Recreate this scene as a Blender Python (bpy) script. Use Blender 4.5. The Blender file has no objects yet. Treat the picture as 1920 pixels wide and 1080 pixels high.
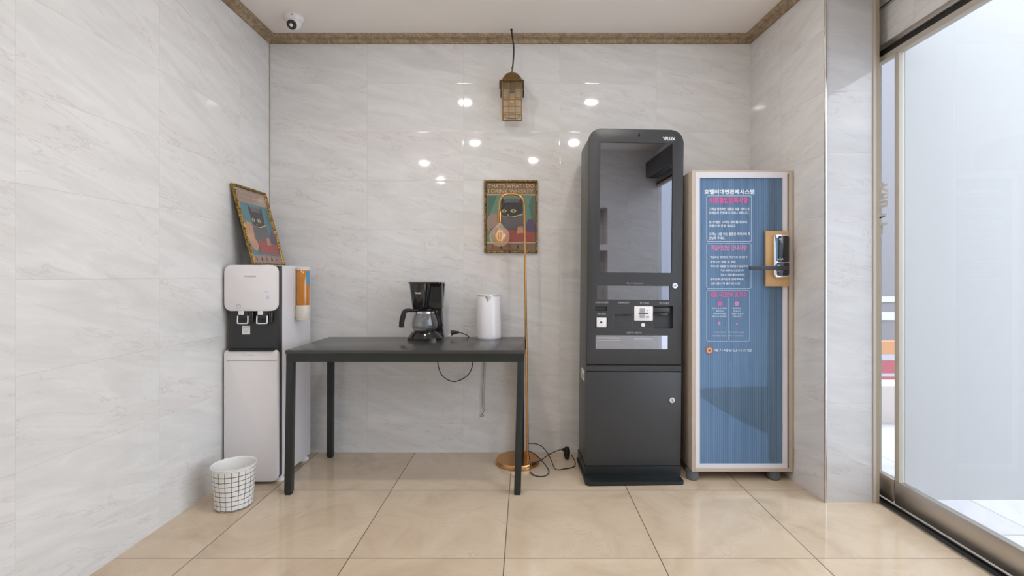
import bpy, bmesh, math, random
from mathutils import Vector, Matrix
random.seed(7)
C = bpy.context.scene.collection
SC = bpy.context.scene
PI = math.pi

# ------------------------------------------------------------------ camera, world, exposure
F, HC, CX, CY = 915.0, 1.09, 985.0, 519.0      # focal length in px, eye height, vanishing point of the room's depth lines
cd = bpy.data.cameras.new('camera'); cam = bpy.data.objects.new('camera', cd); C.objects.link(cam)
cam.location = (0, 0, HC); cam.rotation_euler = (PI/2, 0, 0)
cd.sensor_width = 36; cd.lens = F/1920*36
cd.shift_x = -(CX-960)/1920; cd.shift_y = -(540-CY)/1920
cd.clip_start = 0.02
SC.camera = cam
SC.view_settings.view_transform = 'Standard'; SC.view_settings.look = 'None'
SC.view_settings.gamma = 1; SC.view_settings.use_curve_mapping = False
SC.view_settings.exposure = 0.15
w = bpy.data.worlds.new('world'); SC.world = w; w.use_nodes = True
bg = w.node_tree.nodes['Background']
bg.inputs['Color'].default_value = (0.87, 0.925, 1.0, 1); bg.inputs['Strength'].default_value = 4.0
LAMP = 228.0                                   # radiance of the downlights

# ------------------------------------------------------------------ materials
def srgb(r, g, b):
    f = lambda c: (c/255)/12.92 if c/255 <= 0.04045 else (((c/255)+0.055)/1.055)**2.4
    return (f(r), f(g), f(b), 1)

def mat(name, col, rough=0.5, metal=0.0, coat=0.0, emit=None, estr=0, spec=0.5, bump=None):
    m = bpy.data.materials.new(name); m.use_nodes = True
    nt = m.node_tree; p = nt.nodes['Principled BSDF']
    if len(col) == 3: col = (*col, 1)
    p.inputs['Base Color'].default_value = col
    p.inputs['Roughness'].default_value = rough; p.inputs['Metallic'].default_value = metal
    p.inputs['Coat Weight'].default_value = coat; p.inputs['Coat Roughness'].default_value = 0.05
    p.inputs['Specular IOR Level'].default_value = spec
    if emit: p.inputs['Emission Color'].default_value = (*emit[:3], 1); p.inputs['Emission Strength'].default_value = estr
    # a little procedural variation in colour and relief
    tc = nt.nodes.new('ShaderNodeTexCoord'); nz = nt.nodes.new('ShaderNodeTexNoise')
    sc_, st = bump or (60, 0.02)
    nz.inputs['Scale'].default_value = sc_; nz.inputs['Detail'].default_value = 3
    nt.links.new(tc.outputs['Object'], nz.inputs['Vector'])
    b = nt.nodes.new('ShaderNodeBump'); b.inputs['Strength'].default_value = st; b.inputs['Distance'].default_value = 0.002
    nt.links.new(nz.outputs['Fac'], b.inputs['Height']); nt.links.new(b.outputs['Normal'], p.inputs['Normal'])
    return m

class N:
    """small helper for node trees"""
    def __init__(s, m): s.nt = m.node_tree; s.p = s.nt.nodes['Principled BSDF']
    def link(s, a, b): s.nt.links.new(a, b)
    def val(s, sock, v):
        if hasattr(v, 'is_output'): s.link(v, sock)
        else: sock.default_value = v
    def math(s, op, a, b=0.0, c=None, clamp=False):
        n = s.nt.nodes.new('ShaderNodeMath'); n.operation = op; n.use_clamp = clamp
        s.val(n.inputs[0], a); s.val(n.inputs[1], b)
        if c is not None: s.val(n.inputs[2], c)
        return n.outputs[0]
    def vec(s, x, y, z):
        n = s.nt.nodes.new('ShaderNodeCombineXYZ')
        for i, v in enumerate((x, y, z)): s.val(n.inputs[i], v)
        return n.outputs[0]
    def xyz(s):
        tc = s.nt.nodes.new('ShaderNodeTexCoord'); n = s.nt.nodes.new('ShaderNodeSeparateXYZ')
        s.link(tc.outputs['Object'], n.inputs[0]); return n.outputs
    def noise(s, v, scale, detail=4, rough=0.5, dist=0.0):
        n = s.nt.nodes.new('ShaderNodeTexNoise'); s.link(v, n.inputs['Vector'])
        n.inputs['Scale'].default_value = scale; n.inputs['Detail'].default_value = detail
        n.inputs['Roughness'].default_value = rough; n.inputs['Distortion'].default_value = dist
        return n.outputs['Fac']
    def white(s, v):
        n = s.nt.nodes.new('ShaderNodeTexWhiteNoise'); n.noise_dimensions = '3D'; s.link(v, n.inputs['Vector']); return n.outputs['Color'], n.outputs['Value']
    def mix(s, fac, a, b, mode='MIX'):
        n = s.nt.nodes.new('ShaderNodeMix'); n.data_type = 'RGBA'; n.blend_type = mode
        s.val(n.inputs[0], fac); s.val(n.inputs[6], a); s.val(n.inputs[7], b); return n.outputs[2]
    def ramp(s, fac, stops):
        n = s.nt.nodes.new('ShaderNodeValToRGB'); s.link(fac, n.inputs[0])
        e = n.color_ramp.elements
        while len(e) < len(stops): e.new(0.5)
        for k, (p, c) in enumerate(stops):
            e[k].position = p; e[k].color = c if len(c) == 4 else (*c, 1)
        return n.outputs[0]
    def smooth(s, v, a, b, lo=0.0, hi=1.0):
        n = s.nt.nodes.new('ShaderNodeMapRange'); n.interpolation_type = 'SMOOTHSTEP'
        s.link(v, n.inputs[0])
        for i, k in zip((1, 2, 3, 4), (a, b, lo, hi)): n.inputs[i].default_value = k
        return n.outputs[0]
    def bump(s, h, strength, dist, normal=None):
        n = s.nt.nodes.new('ShaderNodeBump'); n.inputs['Strength'].default_value = strength; n.inputs['Distance'].default_value = dist
        s.link(h, n.inputs['Height'])
        if normal: s.link(normal, n.inputs['Normal'])
        return n.outputs[0]

def grid_mask(n, u, v, tu, tv, wd):
    """distance to the nearest tile joint -> mask, and the tile's id"""
    a = n.math('DIVIDE', u, tu); b = n.math('DIVIDE', v, tv)
    fa = n.math('FRACT', a); fb = n.math('FRACT', b)
    da = n.math('MULTIPLY', n.math('MINIMUM', fa, n.math('SUBTRACT', 1.0, fa)), tu)
    db = n.math('MULTIPLY', n.math('MINIMUM', fb, n.math('SUBTRACT', 1.0, fb)), tv)
    d = n.math('MINIMUM', da, db)
    return n.smooth(d, wd*0.45, wd, 1.0, 0.0), n.vec(n.math('FLOOR', a), n.math('FLOOR', b), 0.0), d

def marble(name, axis, u0, tint=(1, 1, 1)):
    m = mat(name, (0.7, 0.7, 0.7), 0.05); n = N(m); o = n.xyz()
    u = n.math('SUBTRACT', o[0] if axis == 'x' else o[1], u0); z = n.math('SUBTRACT', o[2], 0.176)
    mask, tid, d = grid_mask(n, u, z, 0.5985, 0.3018, 0.0016)
    rc, rv = n.white(tid)
    off = n.nt.nodes.new('ShaderNodeVectorMath'); off.operation = 'SCALE'; n.link(rc, off.inputs[0]); off.inputs['Scale'].default_value = 9.0
    # slanted coordinates, stretched along the vein
    a = math.radians(14)
    uu = n.math('SUBTRACT', n.math('MULTIPLY', u, math.cos(a)), n.math('MULTIPLY', z, math.sin(a)))
    vv = n.math('ADD', n.math('MULTIPLY', u, math.sin(a)), n.math('MULTIPLY', z, math.cos(a)))
    base = n.vec(n.math('MULTIPLY', uu, 1.25), n.math('MULTIPLY', vv, 6.0), 0.0)
    ad = n.nt.nodes.new('ShaderNodeVectorMath'); ad.operation = 'ADD'; n.link(base, ad.inputs[0]); n.link(off.outputs[0], ad.inputs[1])
    P = ad.outputs[0]
    n1 = n.noise(P, 1.6, 5, 0.6, 1.1)
    n2 = n.noise(P, 2.6, 5, 0.55, 0.5)
    n3 = n.noise(P, 0.8, 3, 0.5, 0.4)
    ridge = n.math('ABSOLUTE', n.math('SUBTRACT', n2, 0.5))
    vein = n.math('MULTIPLY', n.smooth(ridge, 0.0, 0.020, 1.0, 0.0), n.smooth(n3, 0.36, 0.60))
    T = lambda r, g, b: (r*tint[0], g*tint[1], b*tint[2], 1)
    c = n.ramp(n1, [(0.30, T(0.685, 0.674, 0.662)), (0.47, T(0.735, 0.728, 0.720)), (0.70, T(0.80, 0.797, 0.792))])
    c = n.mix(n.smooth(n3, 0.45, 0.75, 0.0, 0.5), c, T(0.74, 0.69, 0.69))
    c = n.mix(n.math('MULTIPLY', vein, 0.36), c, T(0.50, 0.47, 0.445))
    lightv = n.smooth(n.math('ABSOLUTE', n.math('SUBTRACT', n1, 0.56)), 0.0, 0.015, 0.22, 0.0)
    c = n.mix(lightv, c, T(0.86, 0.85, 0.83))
    c = n.mix(n.math('MULTIPLY', mask, n.smooth(rv, 0.0, 1.0, 0.05, 0.42)), c, (0.48, 0.44, 0.40, 1))
    n.link(c, n.p.inputs['Base Color'])
    edge = n.smooth(d, 0.0, 0.005)
    nb = n.bump(edge, 0.22, 0.0010); nb = n.bump(n1, 0.05, 0.004, nb)
    n.link(nb, n.p.inputs['Normal'])
    return m

def floor_mat(name, u0, v0, t, cols, wd=0.0028, rough=0.09, joint=(0.16, 0.12, 0.08, 1)):
    m = mat(name, (0.6, 0.5, 0.4), rough); n = N(m); o = n.xyz()
    u = n.math('SUBTRACT', o[0], u0); v = n.math('SUBTRACT', o[1], v0)
    mask, tid, d = grid_mask(n, u, v, t, t, wd)
    rc, rv = n.white(tid)
    off = n.nt.nodes.new('ShaderNodeVectorMath'); off.operation = 'SCALE'; n.link(rc, off.inputs[0]); off.inputs['Scale'].default_value = 7.0
    ad = n.nt.nodes.new('ShaderNodeVectorMath'); ad.operation = 'ADD'; n.link(n.vec(o[0], o[1], 0.0), ad.inputs[0]); n.link(off.outputs[0], ad.inputs[1])
    P = ad.outputs[0]
    n1 = n.noise(P, 3.0, 6, 0.6, 1.4); n2 = n.noise(P, 6.0, 5, 0.6, 1.2); n3 = n.noise(P, 90.0, 2, 0.5)
    vein = n.math('MULTIPLY', n.smooth(n.math('ABSOLUTE', n.math('SUBTRACT', n2, 0.5)), 0.0, 0.014, 1.0, 0.0), n.smooth(n1, 0.50, 0.62))
    c = n.ramp(n1, [(0.28, cols[0]), (0.5, cols[1]), (0.72, cols[2])])
    c = n.mix(n.math('MULTIPLY', vein, 0.32), c, cols[3])
    c = n.mix(n.smooth(n3, 0.76, 0.80, 0.0, 0.5), c, cols[3])
    c = n.mix(n.smooth(rv, 0.0, 1.0, 0.0, 0.10), c, cols[3])
    c = n.mix(mask, c, joint)
    n.link(c, n.p.inputs['Base Color'])
    n.link(n.bump(n.smooth(d, 0.0, wd*1.4), 0.25, 0.0012), n.p.inputs['Normal'])
    return m

M = {}
M['marble_x'] = marble('marble_tile_back', 'x', -0.983)
M['marble_col_dimmed'] = marble('marble_tile_column_dimmed', 'x', 1.30, (0.71, 0.705, 0.71))  # same marble, darkened in colour to offset the strong daylight on the column
M['marble_y'] = marble('marble_tile_side', 'y', 0.325)
M['marble_door'] = marble('marble_tile_lintel', 'y', 0.41)
M['floor'] = floor_mat('beige_polished_tile', -0.684, 2.493-0.603*8, 0.603,
    [(0.52, 0.40, 0.29, 1), (0.62, 0.495, 0.365, 1), (0.68, 0.565, 0.44, 1), (0.36, 0.25, 0.16, 1)])
M['paving'] = floor_mat('pale_street_paving', 0.31, 0.2, 0.62,
    [(0.55, 0.54, 0.57, 1), (0.62, 0.61, 0.64, 1), (0.68, 0.67, 0.69, 1), (0.45, 0.43, 0.45, 1)], 0.006, 0.5, (0.42, 0.41, 0.43, 1))
M['ceiling'] = mat('ceiling_paint', (0.92, 0.87, 0.82), 0.7, bump=(120, 0.05))
M['white_gloss'] = mat('white_gloss_plastic', (0.82, 0.79, 0.81), 0.22)
M['white_matte'] = mat('white_matte', (0.78, 0.77, 0.76), 0.5)
M['white_wall'] = mat('white_board', (0.385, 0.375, 0.37), 0.5)
M['grey_plastic'] = mat('dark_grey_plastic', (0.030, 0.031, 0.033), 0.30)
M['side_white'] = mat('dispenser_side_white', (0.74, 0.71, 0.74), 0.28)
M['black'] = mat('black_gloss', (0.008, 0.008, 0.009), 0.10, coat=0.5)
M['black_matte'] = mat('black_matte', (0.012, 0.012, 0.013), 0.55)
M['cable'] = mat('black_cable', (0.01, 0.01, 0.01), 0.5)
M['table_top'] = mat('dark_table_top', (0.050, 0.049, 0.046), 0.22)
M['table_leg'] = mat('dark_green_grey_metal', (0.016, 0.020, 0.019), 0.38)
M['kiosk'] = mat('kiosk_charcoal', (0.040, 0.041, 0.044), 0.42)
M['kiosk_side'] = mat('kiosk_side_olive_grey', (0.060, 0.058, 0.046), 0.35)
M['kiosk_dark'] = mat('kiosk_plinth_black', (0.010, 0.013, 0.014), 0.35)
M['mirror'] = mat('dark_mirror_glass', (0.30, 0.30, 0.325), 0.015, metal=1.0, bump=(1, 0))
M['mirror_brightened'] = mat('brightened_mirror_window', (0.46, 0.46, 0.50), 0.02, metal=1.0, bump=(1, 0))  # paler copy of the mirror: the door's bright reflection put into its colour
M['chrome'] = mat('chrome', (0.75, 0.75, 0.76), 0.14, metal=1.0)
M['steel'] = mat('brushed_steel', (0.66, 0.61, 0.55), 0.34, metal=1.0, bump=(25, 0.06))
M['steel_dark'] = mat('dark_steel', (0.10, 0.10, 0.09), 0.35, metal=1.0)
M['bead'] = mat('steel_corner_bead', (0.62, 0.60, 0.58), 0.18, metal=1.0)
M['cream'] = mat('cream_sealant', (0.47, 0.43, 0.37), 0.5)
M['rust'] = mat('stained_jamb', (0.36, 0.28, 0.20), 0.55, bump=(40, 0.3))
M['brass'] = mat('antique_brass', (0.50, 0.27, 0.10), 0.26, metal=1.0)
M['copper'] = mat('brushed_copper_gold', (0.62, 0.33, 0.13), 0.24, metal=1.0)
M['lantern'] = mat('aged_gold_metal', (0.24, 0.145, 0.055), 0.42, metal=0.8, bump=(90, 0.4))
M['lantern_dark'] = mat('lantern_dark_trim', (0.05, 0.035, 0.02), 0.5)
M['wood_frame'] = mat('cabinet_beige_laminate', (0.56, 0.47, 0.39), 0.45)
M['door_frame'] = mat('cabinet_white_frame', (0.72, 0.70, 0.74), 0.3)
M['lockboard'] = mat('pale_oak_board', (0.60, 0.37, 0.16), 0.45)
M['foot_grey'] = mat('grey_foot', (0.11, 0.12, 0.13), 0.5)
M['ink_white'] = mat('white_lettering', (0.85, 0.88, 0.92), 0.5)
M['ink_pale'] = mat('pale_blue_lettering', (0.58, 0.68, 0.80), 0.5)
M['ink_pink'] = mat('pink_lettering', (0.75, 0.085, 0.29), 0.5)
M['ink_pink2'] = mat('soft_pink_lettering', (0.62, 0.20, 0.42), 0.5)
M['ink_grey'] = mat('grey_lettering', (0.36, 0.35, 0.36), 0.5)
M['ink_cap'] = mat('kiosk_caption_lettering', (0.42, 0.42, 0.44), 0.5)
M['orange_glass'] = mat('orange_tube', (0.52, 0.19, 0.020), 0.12, coat=0.6)
M['blue_label'] = mat('blue_sticker', (0.10, 0.28, 0.48), 0.4)
M['cup_white'] = mat('paper_cup_cream', (0.70, 0.66, 0.58), 0.5)
M['ivory'] = mat('ivory_plastic', (0.66, 0.62, 0.55), 0.4)
M['ext_dark'] = mat('shopfront_slate', (0.20, 0.195, 0.215), 0.6)
M['ext_beige'] = mat('street_beige_stone', (0.80, 0.72, 0.68), 0.7)
M['ext_red'] = mat('awning_red', (0.46, 0.13, 0.15), 0.6)
M['ext_orange'] = mat('awning_orange', (0.62, 0.32, 0.16), 0.6)
M['ext_pale'] = mat('shopfront_pale', (0.50, 0.52, 0.58), 0.6)
M['lamp_on'] = mat('lamp_diffuser', (0.9, 0.9, 0.9), 0.5, emit=(1.0, 0.965, 0.925), estr=LAMP)
M['lamp_trim'] = mat('lamp_trim_white', (0.8, 0.78, 0.75), 0.4)
M['filament'] = mat('glowing_filament', (0.9, 0.5, 0.1), 0.4, emit=(1.0, 0.50, 0.14), estr=0.7)

def glass_mat(name, tint=(1, 1, 1), refl=1.0, body=None, body_fac=0.0):
    """thin clear sheet: Fresnel reflection over plain transmission"""
    m = bpy.data.materials.new(name); m.use_nodes = True; nt = m.node_tree
    nt.nodes.remove(nt.nodes['Principled BSDF']); out = nt.nodes['Material Output']
    tr = nt.nodes.new('ShaderNodeBsdfTransparent'); tr.inputs[0].default_value = (*tint, 1)
    gl = nt.nodes.new('ShaderNodeBsdfGlossy'); gl.inputs['Roughness'].default_value = 0.01
    fr = nt.nodes.new('ShaderNodeFresnel'); fr.inputs[0].default_value = 1.5
    mx = nt.nodes.new('ShaderNodeMixShader'); ml = nt.nodes.new('ShaderNodeMath'); ml.operation = 'MULTIPLY'; ml.inputs[1].default_value = refl
    ge = nt.nodes.new('ShaderNodeNewGeometry'); fm = nt.nodes.new('ShaderNodeMath'); fm.operation = 'SUBTRACT'; fm.inputs[0].default_value = 1.0
    nt.links.new(ge.outputs['Backfacing'], fm.inputs[1]); mm = nt.nodes.new('ShaderNodeMath'); mm.operation = 'MULTIPLY'
    nt.links.new(fr.outputs[0], ml.inputs[0]); nt.links.new(ml.outputs[0], mm.inputs[0]); nt.links.new(fm.outputs[0], mm.inputs[1]); nt.links.new(mm.outputs[0], mx.inputs[0])
    base = tr.outputs[0]
    if body:
        df = nt.nodes.new('ShaderNodeBsdfDiffuse'); df.inputs[0].default_value = (*body, 1)
        m2 = nt.nodes.new('ShaderNodeMixShader'); m2.inputs[0].default_value = body_fac
        nt.links.new(tr.outputs[0], m2.inputs[1]); nt.links.new(df.outputs[0], m2.inputs[2]); base = m2.outputs[0]
    nt.links.new(base, mx.inputs[1]); nt.links.new(gl.outputs[0], mx.inputs[2]); nt.links.new(mx.outputs[0], out.inputs[0])
    return m
M['glass'] = glass_mat('clear_door_glass', (0.95, 0.97, 0.98), 0.6)
M['pic_glass'] = glass_mat('picture_glass', (0.97, 0.97, 0.97), 1.0)
M['amber'] = glass_mat('amber_bulb_glass', (1.0, 0.80, 0.50), 2.2, (1.0, 0.88, 0.72), 0.22)
M['lantern_glass'] = glass_mat('lantern_glass', (1.0, 0.97, 0.91), 0.8, (0.95, 0.80, 0.62), 0.05)
M['carafe'] = glass_mat('carafe_glass', (0.82, 0.82, 0.82), 2.2, (0.7, 0.7, 0.7), 0.06)

def frame_gold():
    m = mat('ornate_gold_frame', (0.4, 0.25, 0.08), 0.3, metal=0.85); n = N(m)
    tc = n.nt.nodes.new('ShaderNodeTexCoord')
    k = n.noise(tc.outputs['Object'], 95, 4, 0.7, 1.5)
    n.link(n.ramp(k, [(0.40, (0.035, 0.02, 0.008)), (0.50, (0.30, 0.18, 0.05)), (0.62, (0.72, 0.50, 0.18))]), n.p.inputs['Base Color'])
    n.link(n.bump(k, 0.9, 0.003), n.p.inputs['Normal']); return m
M['frame_gold'] = frame_gold()

def cornice_mat():
    m = mat('antique_gold_cornice', (0.4, 0.3, 0.2), 0.5, metal=0.15); n = N(m)
    tc = n.nt.nodes.new('ShaderNodeTexCoord'); o = n.xyz()
    k = n.noise(tc.outputs['Object'], 34, 5, 0.65, 0.8); k2 = n.noise(tc.outputs['Object'], 150, 3, 0.6)
    c = n.ramp(k, [(0.35, (0.25, 0.175, 0.10)), (0.55, (0.40, 0.30, 0.19)), (0.72, (0.52, 0.42, 0.28))])
    orn = n.smooth(o[2], 2.556, 2.562)
    c = n.mix(n.math('MULTIPLY', orn, n.smooth(k2, 0.50, 0.60, 0.0, 0.85)), c, (0.56, 0.45, 0.33, 1))
    n.link(c, n.p.inputs['Base Color'])
    n.link(n.bump(n.math('MULTIPLY', orn, k2), 0.9, 0.006), n.p.inputs['Normal']); return m
M['cornice'] = cornice_mat()

def bin_mat(cx, cy):
    m = mat('white_bin_checked', (0.78, 0.77, 0.75), 0.55); n = N(m); o = n.xyz()
    ang = n.math('ARCTAN2', o[1], o[0])
    tc = n.nt.nodes.new('ShaderNodeTexCoord'); wob = n.noise(tc.outputs['Object'], 14, 2)
    u = n.math('ADD', n.math('MULTIPLY', ang, 20/(2*PI)), n.math('MULTIPLY', wob, 0.22))
    v = n.math('ADD', n.math('DIVIDE', o[2], 0.0225), n.math('MULTIPLY', wob, 0.3))
    fu = n.math('ABSOLUTE', n.math('SUBTRACT', n.math('FRACT', u), 0.5)); fv = n.math('ABSOLUTE', n.math('SUBTRACT', n.math('FRACT', v), 0.5))
    mk = n.math('MAXIMUM', n.smooth(fu, 0.028, 0.055, 1.0, 0.0), n.smooth(fv, 0.045, 0.080, 1.0, 0.0))
    mk = n.math('MULTIPLY', mk, n.smooth(o[2], 0.186, 0.188, 1.0, 0.0))
    n.link(n.mix(mk, (0.80, 0.79, 0.77, 1), (0.02, 0.02, 0.03, 1)), n.p.inputs['Base Color']); return m

def ribbed_blue():
    m = mat('blue_ribbed_polycarbonate', (0.10, 0.24, 0.45), 0.16); n = N(m); o = n.xyz()
    ph = n.math('MULTIPLY', o[0], 2*PI/0.0098)
    s = n.math('SINE', ph)
    tc = n.nt.nodes.new('ShaderNodeTexCoord')
    k = n.noise(n.vec(n.math('MULTIPLY', o[0], 30.0), n.math('MULTIPLY', o[2], 0.8), 0.0), 1.4, 3)
    c = n.mix(n.smooth(k, 0.35, 0.65), (0.10, 0.19, 0.31, 1), (0.14, 0.245, 0.375, 1))
    c = n.mix(n.smooth(s, 0.45, 1.0, 0.0, 0.40), c, (0.42, 0.56, 0.74, 1))  # highlights painted along the rib crests
    n.link(c, n.p.inputs['Base Color'])
    n.link(n.bump(s, 0.25, 0.0012), n.p.inputs['Normal'])
    tr = n.nt.nodes.new('ShaderNodeBsdfTransparent'); tr.inputs[0].default_value = (0.68, 0.80, 0.93, 1)
    mx = n.nt.nodes.new('ShaderNodeMixShader'); ge = n.nt.nodes.new('ShaderNodeNewGeometry')
    n.link(n.math('MULTIPLY', n.math('SUBTRACT', 1.0, ge.outputs['Backfacing']), 0.60), mx.inputs[0])
    out = n.nt.nodes['Material Output']
    n.link(tr.outputs[0], mx.inputs[1]); n.link(n.p.outputs[0], mx.inputs[2]); n.link(mx.outputs[0], out.inputs[0])
    return m
M['ribbed'] = ribbed_blue()
M['tone_fill'] = mat('white_tone_sheet', (0.86, 0.86, 0.88), 0.6)  # for sheets added behind the blue panel to lighten it

# ------------------------------------------------------------------ mesh helpers
OFF = {}          # where the origin of each thing sits, so that its parts are written in room coordinates

def link(name, me, m, parent=None, smooth=True, angle=35):
    me.name = name
    if m is not None:
        for x in (m if isinstance(m, (list, tuple)) else [m]): me.materials.append(x)
    if smooth:
        me.shade_smooth() if hasattr(me, 'shade_smooth') else None
        me.set_sharp_from_angle(angle=math.radians(angle))
    o = bpy.data.objects.new(name, me); C.objects.link(o)
    if parent is not None:
        off = OFF[parent.name]; OFF[o.name] = off
        me.transform(Matrix.Translation(-off)); o.parent = parent
    return o

def tag(o, label=None, cat=None, group=None, kind=None):
    if label: o['label'] = label
    if cat: o['category'] = cat
    if group: o['group'] = group
    if kind: o['kind'] = kind
    return o

def thing(name, label, cat, loc=(0, 0, 0), group=None, kind=None):
    o = bpy.data.objects.new(name, None); C.objects.link(o); o.location = loc; o.empty_display_size = 0.05
    OFF[o.name] = Vector(loc); return tag(o, label, cat, group, kind)

def from_bm(bm, flip=False):
    bmesh.ops.recalc_face_normals(bm, faces=bm.faces)
    me = bpy.data.meshes.new('m'); bm.to_mesh(me); bm.free(); return me

def bm_box(bm, x0, x1, y0, y1, z0, z1, bevel=0, seg=2):
    b = bmesh.new()
    vs = [b.verts.new((x, y, z)) for x in (x0, x1) for y in (y0, y1) for z in (z0, z1)]
    for f in ((0, 1, 3, 2), (4, 6, 7, 5), (0, 4, 5, 1), (2, 3, 7, 6), (0, 2, 6, 4), (1, 5, 7, 3)): b.faces.new([vs[i] for i in f])
    if bevel: bmesh.ops.bevel(b, geom=b.edges[:], offset=bevel, segments=seg, profile=0.5, affect='EDGES')
    me = bpy.data.meshes.new('t'); b.to_mesh(me); b.free(); bm.from_mesh(me); bpy.data.meshes.remove(me)

def box(name, x0, x1, y0, y1, z0, z1, m, parent=None, bevel=0, seg=2):
    bm = bmesh.new(); bm_box(bm, x0, x1, y0, y1, z0, z1, bevel, seg); return link(name, from_bm(bm), m, parent)

def boxes(name, lst, m, parent=None, bevel=0):
    bm = bmesh.new()
    for b in lst: bm_box(bm, *b, bevel)
    return link(name, from_bm(bm), m, parent)

def bm_lathe(bm, prof, cx, cy, seg=48, squash=1.0):
    rings = []
    for r, z in prof:
        if r < 1e-6: rings.append([bm.verts.new((cx, cy, z))])
        else: rings.append([bm.verts.new((cx+r*math.cos(2*PI*i/seg), cy+squash*r*math.sin(2*PI*i/seg), z)) for i in range(seg)])
    for a, b in zip(rings, rings[1:]):
        for i in range(seg):
            j = (i+1) % seg
            q = [a[i % len(a)], a[j % len(a)], b[j % len(b)], b[i % len(b)]]
            u = []
            for v in q:
                if v not in u: u.append(v)
            if len(u) > 2: bm.faces.new(u)
    return rings

def lathe(name, prof, cx, cy, m, parent=None, seg=48, squash=1.0, closed=False):
    bm = bmesh.new()
    bm_lathe(bm, prof, cx, cy, seg, squash); return link(name, from_bm(bm), m, parent)

def catmull(pts, sub=10):
    P = [Vector(p) for p in pts]; out = []
    P = [2*P[0]-P[1]] + P + [2*P[-1]-P[-2]]
    for i in range(1, len(P)-2):
        for k in range(sub):
            t = k/sub
            out.append(0.5*((2*P[i]) + (-P[i-1]+P[i+1])*t + (2*P[i-1]-5*P[i]+4*P[i+1]-P[i+2])*t*t + (-P[i-1]+3*P[i]-3*P[i+1]+P[i+2])*t**3))
    out.append(P[-2]); return out

def bm_tube(bm, pts, r, seg=10, rr=None):
    n = len(pts); rings = []; up = None
    for i, p in enumerate(pts):
        p = Vector(p); t = (Vector(pts[min(i+1, n-1)])-Vector(pts[max(i-1, 0)])).normalized()
        if up is None: up = t.orthogonal().normalized()
        up = (up-t*up.dot(t)).normalized(); b = t.cross(up); q = rr[i] if rr else r
        rings.append([bm.verts.new(p+q*(math.cos(2*PI*k/seg)*up+math.sin(2*PI*k/seg)*b)) for k in range(seg)])
    for a, b in zip(rings, rings[1:]):
        for k in range(seg): bm.faces.new((a[k], a[(k+1) % seg], b[(k+1) % seg], b[k]))
    bm.faces.new(rings[0]); bm.faces.new(rings[-1])

def tube(name, pts, r, m, parent=None, seg=10, spline=True, sub=10, rr=None):
    bm = bmesh.new(); bm_tube(bm, catmull(pts, sub) if spline else pts, r, seg, rr); return link(name, from_bm(bm), m, parent)

def rrect(x0, x1, z0, z1, r, n=6):
    if not isinstance(r, (list, tuple)): r = [r]*4      # bl, br, tr, tl
    out = []
    for (cx, cz, a, q) in ((x0+r[0], z0+r[0], PI, r[0]), (x1-r[1], z0+r[1], 1.5*PI, r[1]), (x1-r[2], z1-r[2], 0, r[2]), (x0+r[3], z1-r[3], 0.5*PI, r[3])):
        if q <= 1e-6: out.append((cx, cz))
        else: out += [(cx+q*math.cos(a+0.5*PI*k/n), cz+q*math.sin(a+0.5*PI*k/n)) for k in range(n+1)]
    return out

def bm_prism(bm, outline, y0, y1, bevel=0, axis='y'):
    b = bmesh.new()
    def P(u, v, d): return (u, d, v) if axis == 'y' else ((d, u, v) if axis == 'x' else (u, v, d))
    A = [b.verts.new(P(u, v, y0)) for u, v in outline]; B = [b.verts.new(P(u, v, y1)) for u, v in outline]
    fa = b.faces.new(A); fb = b.faces.new(B)
    for i in range(len(A)): b.faces.new((A[i], A[(i+1) % len(A)], B[(i+1) % len(A)], B[i]))
    if bevel: bmesh.ops.bevel(b, geom=[e for f in (fa, fb) for e in f.edges], offset=bevel, segments=2, profile=0.5, affect='EDGES')
    bmesh.ops.recalc_face_normals(b, faces=b.faces)
    me = bpy.data.meshes.new('t'); b.to_mesh(me); b.free(); bm.from_mesh(me); bpy.data.meshes.remove(me)

def prism(name, outline, y0, y1, m, parent=None, bevel=0, axis='y'):
    bm = bmesh.new(); bm_prism(bm, outline, y0, y1, bevel, axis); return link(name, from_bm(bm), m, parent)

def carve(me, cutters):
    """cut openings out of a mesh"""
    o = bpy.data.objects.new('t', me); C.objects.link(o); cs = []
    bm = bmesh.new()
    for (ol, y0, y1) in cutters: bm_prism(bm, ol, y0, y1)
    cm = from_bm(bm); c = bpy.data.objects.new('c', cm); C.objects.link(c)
    md = o.modifiers.new('b', 'BOOLEAN'); md.operation = 'DIFFERENCE'; md.object = c; md.solver = 'EXACT'
    bpy.context.view_layer.update()
    res = bpy.data.meshes.new_from_object(o.evaluated_get(bpy.context.evaluated_depsgraph_get()))
    bpy.data.objects.remove(o); bpy.data.objects.remove(c); bpy.data.meshes.remove(cm)
    return res

def text_mesh(s, x0, x1, z0, z1, y, bold=0.0, plane='y', keep=False):
    cu = bpy.data.curves.new('t', 'FONT'); cu.body = s; cu.size = 1; cu.resolution_u = 3; cu.offset = bold
    o = bpy.data.objects.new('t', cu); C.objects.link(o); bpy.context.view_layer.update()
    me = bpy.data.meshes.new_from_object(o.evaluated_get(bpy.context.evaluated_depsgraph_get()))
    bpy.data.objects.remove(o); bpy.data.curves.remove(cu)
    xs = [v.co.x for v in me.vertices]; ys = [v.co.y for v in me.vertices]
    ax, bx, ay, by = min(xs), max(xs), min(ys), max(ys)
    sx = (x1-x0)/(bx-ax); sz = (z1-z0)/(by-ay)
    if keep: sx = sz = min(sx, sz)
    cx, cz = (x0+x1)/2, (z0+z1)/2
    for v in me.vertices:
        a = cx+(v.co.x-(ax+bx)/2)*sx; b = cz+(v.co.y-(ay+by)/2)*sz
        v.co = (a, y, b) if plane == 'y' else (y, a, b)
    return me

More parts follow.
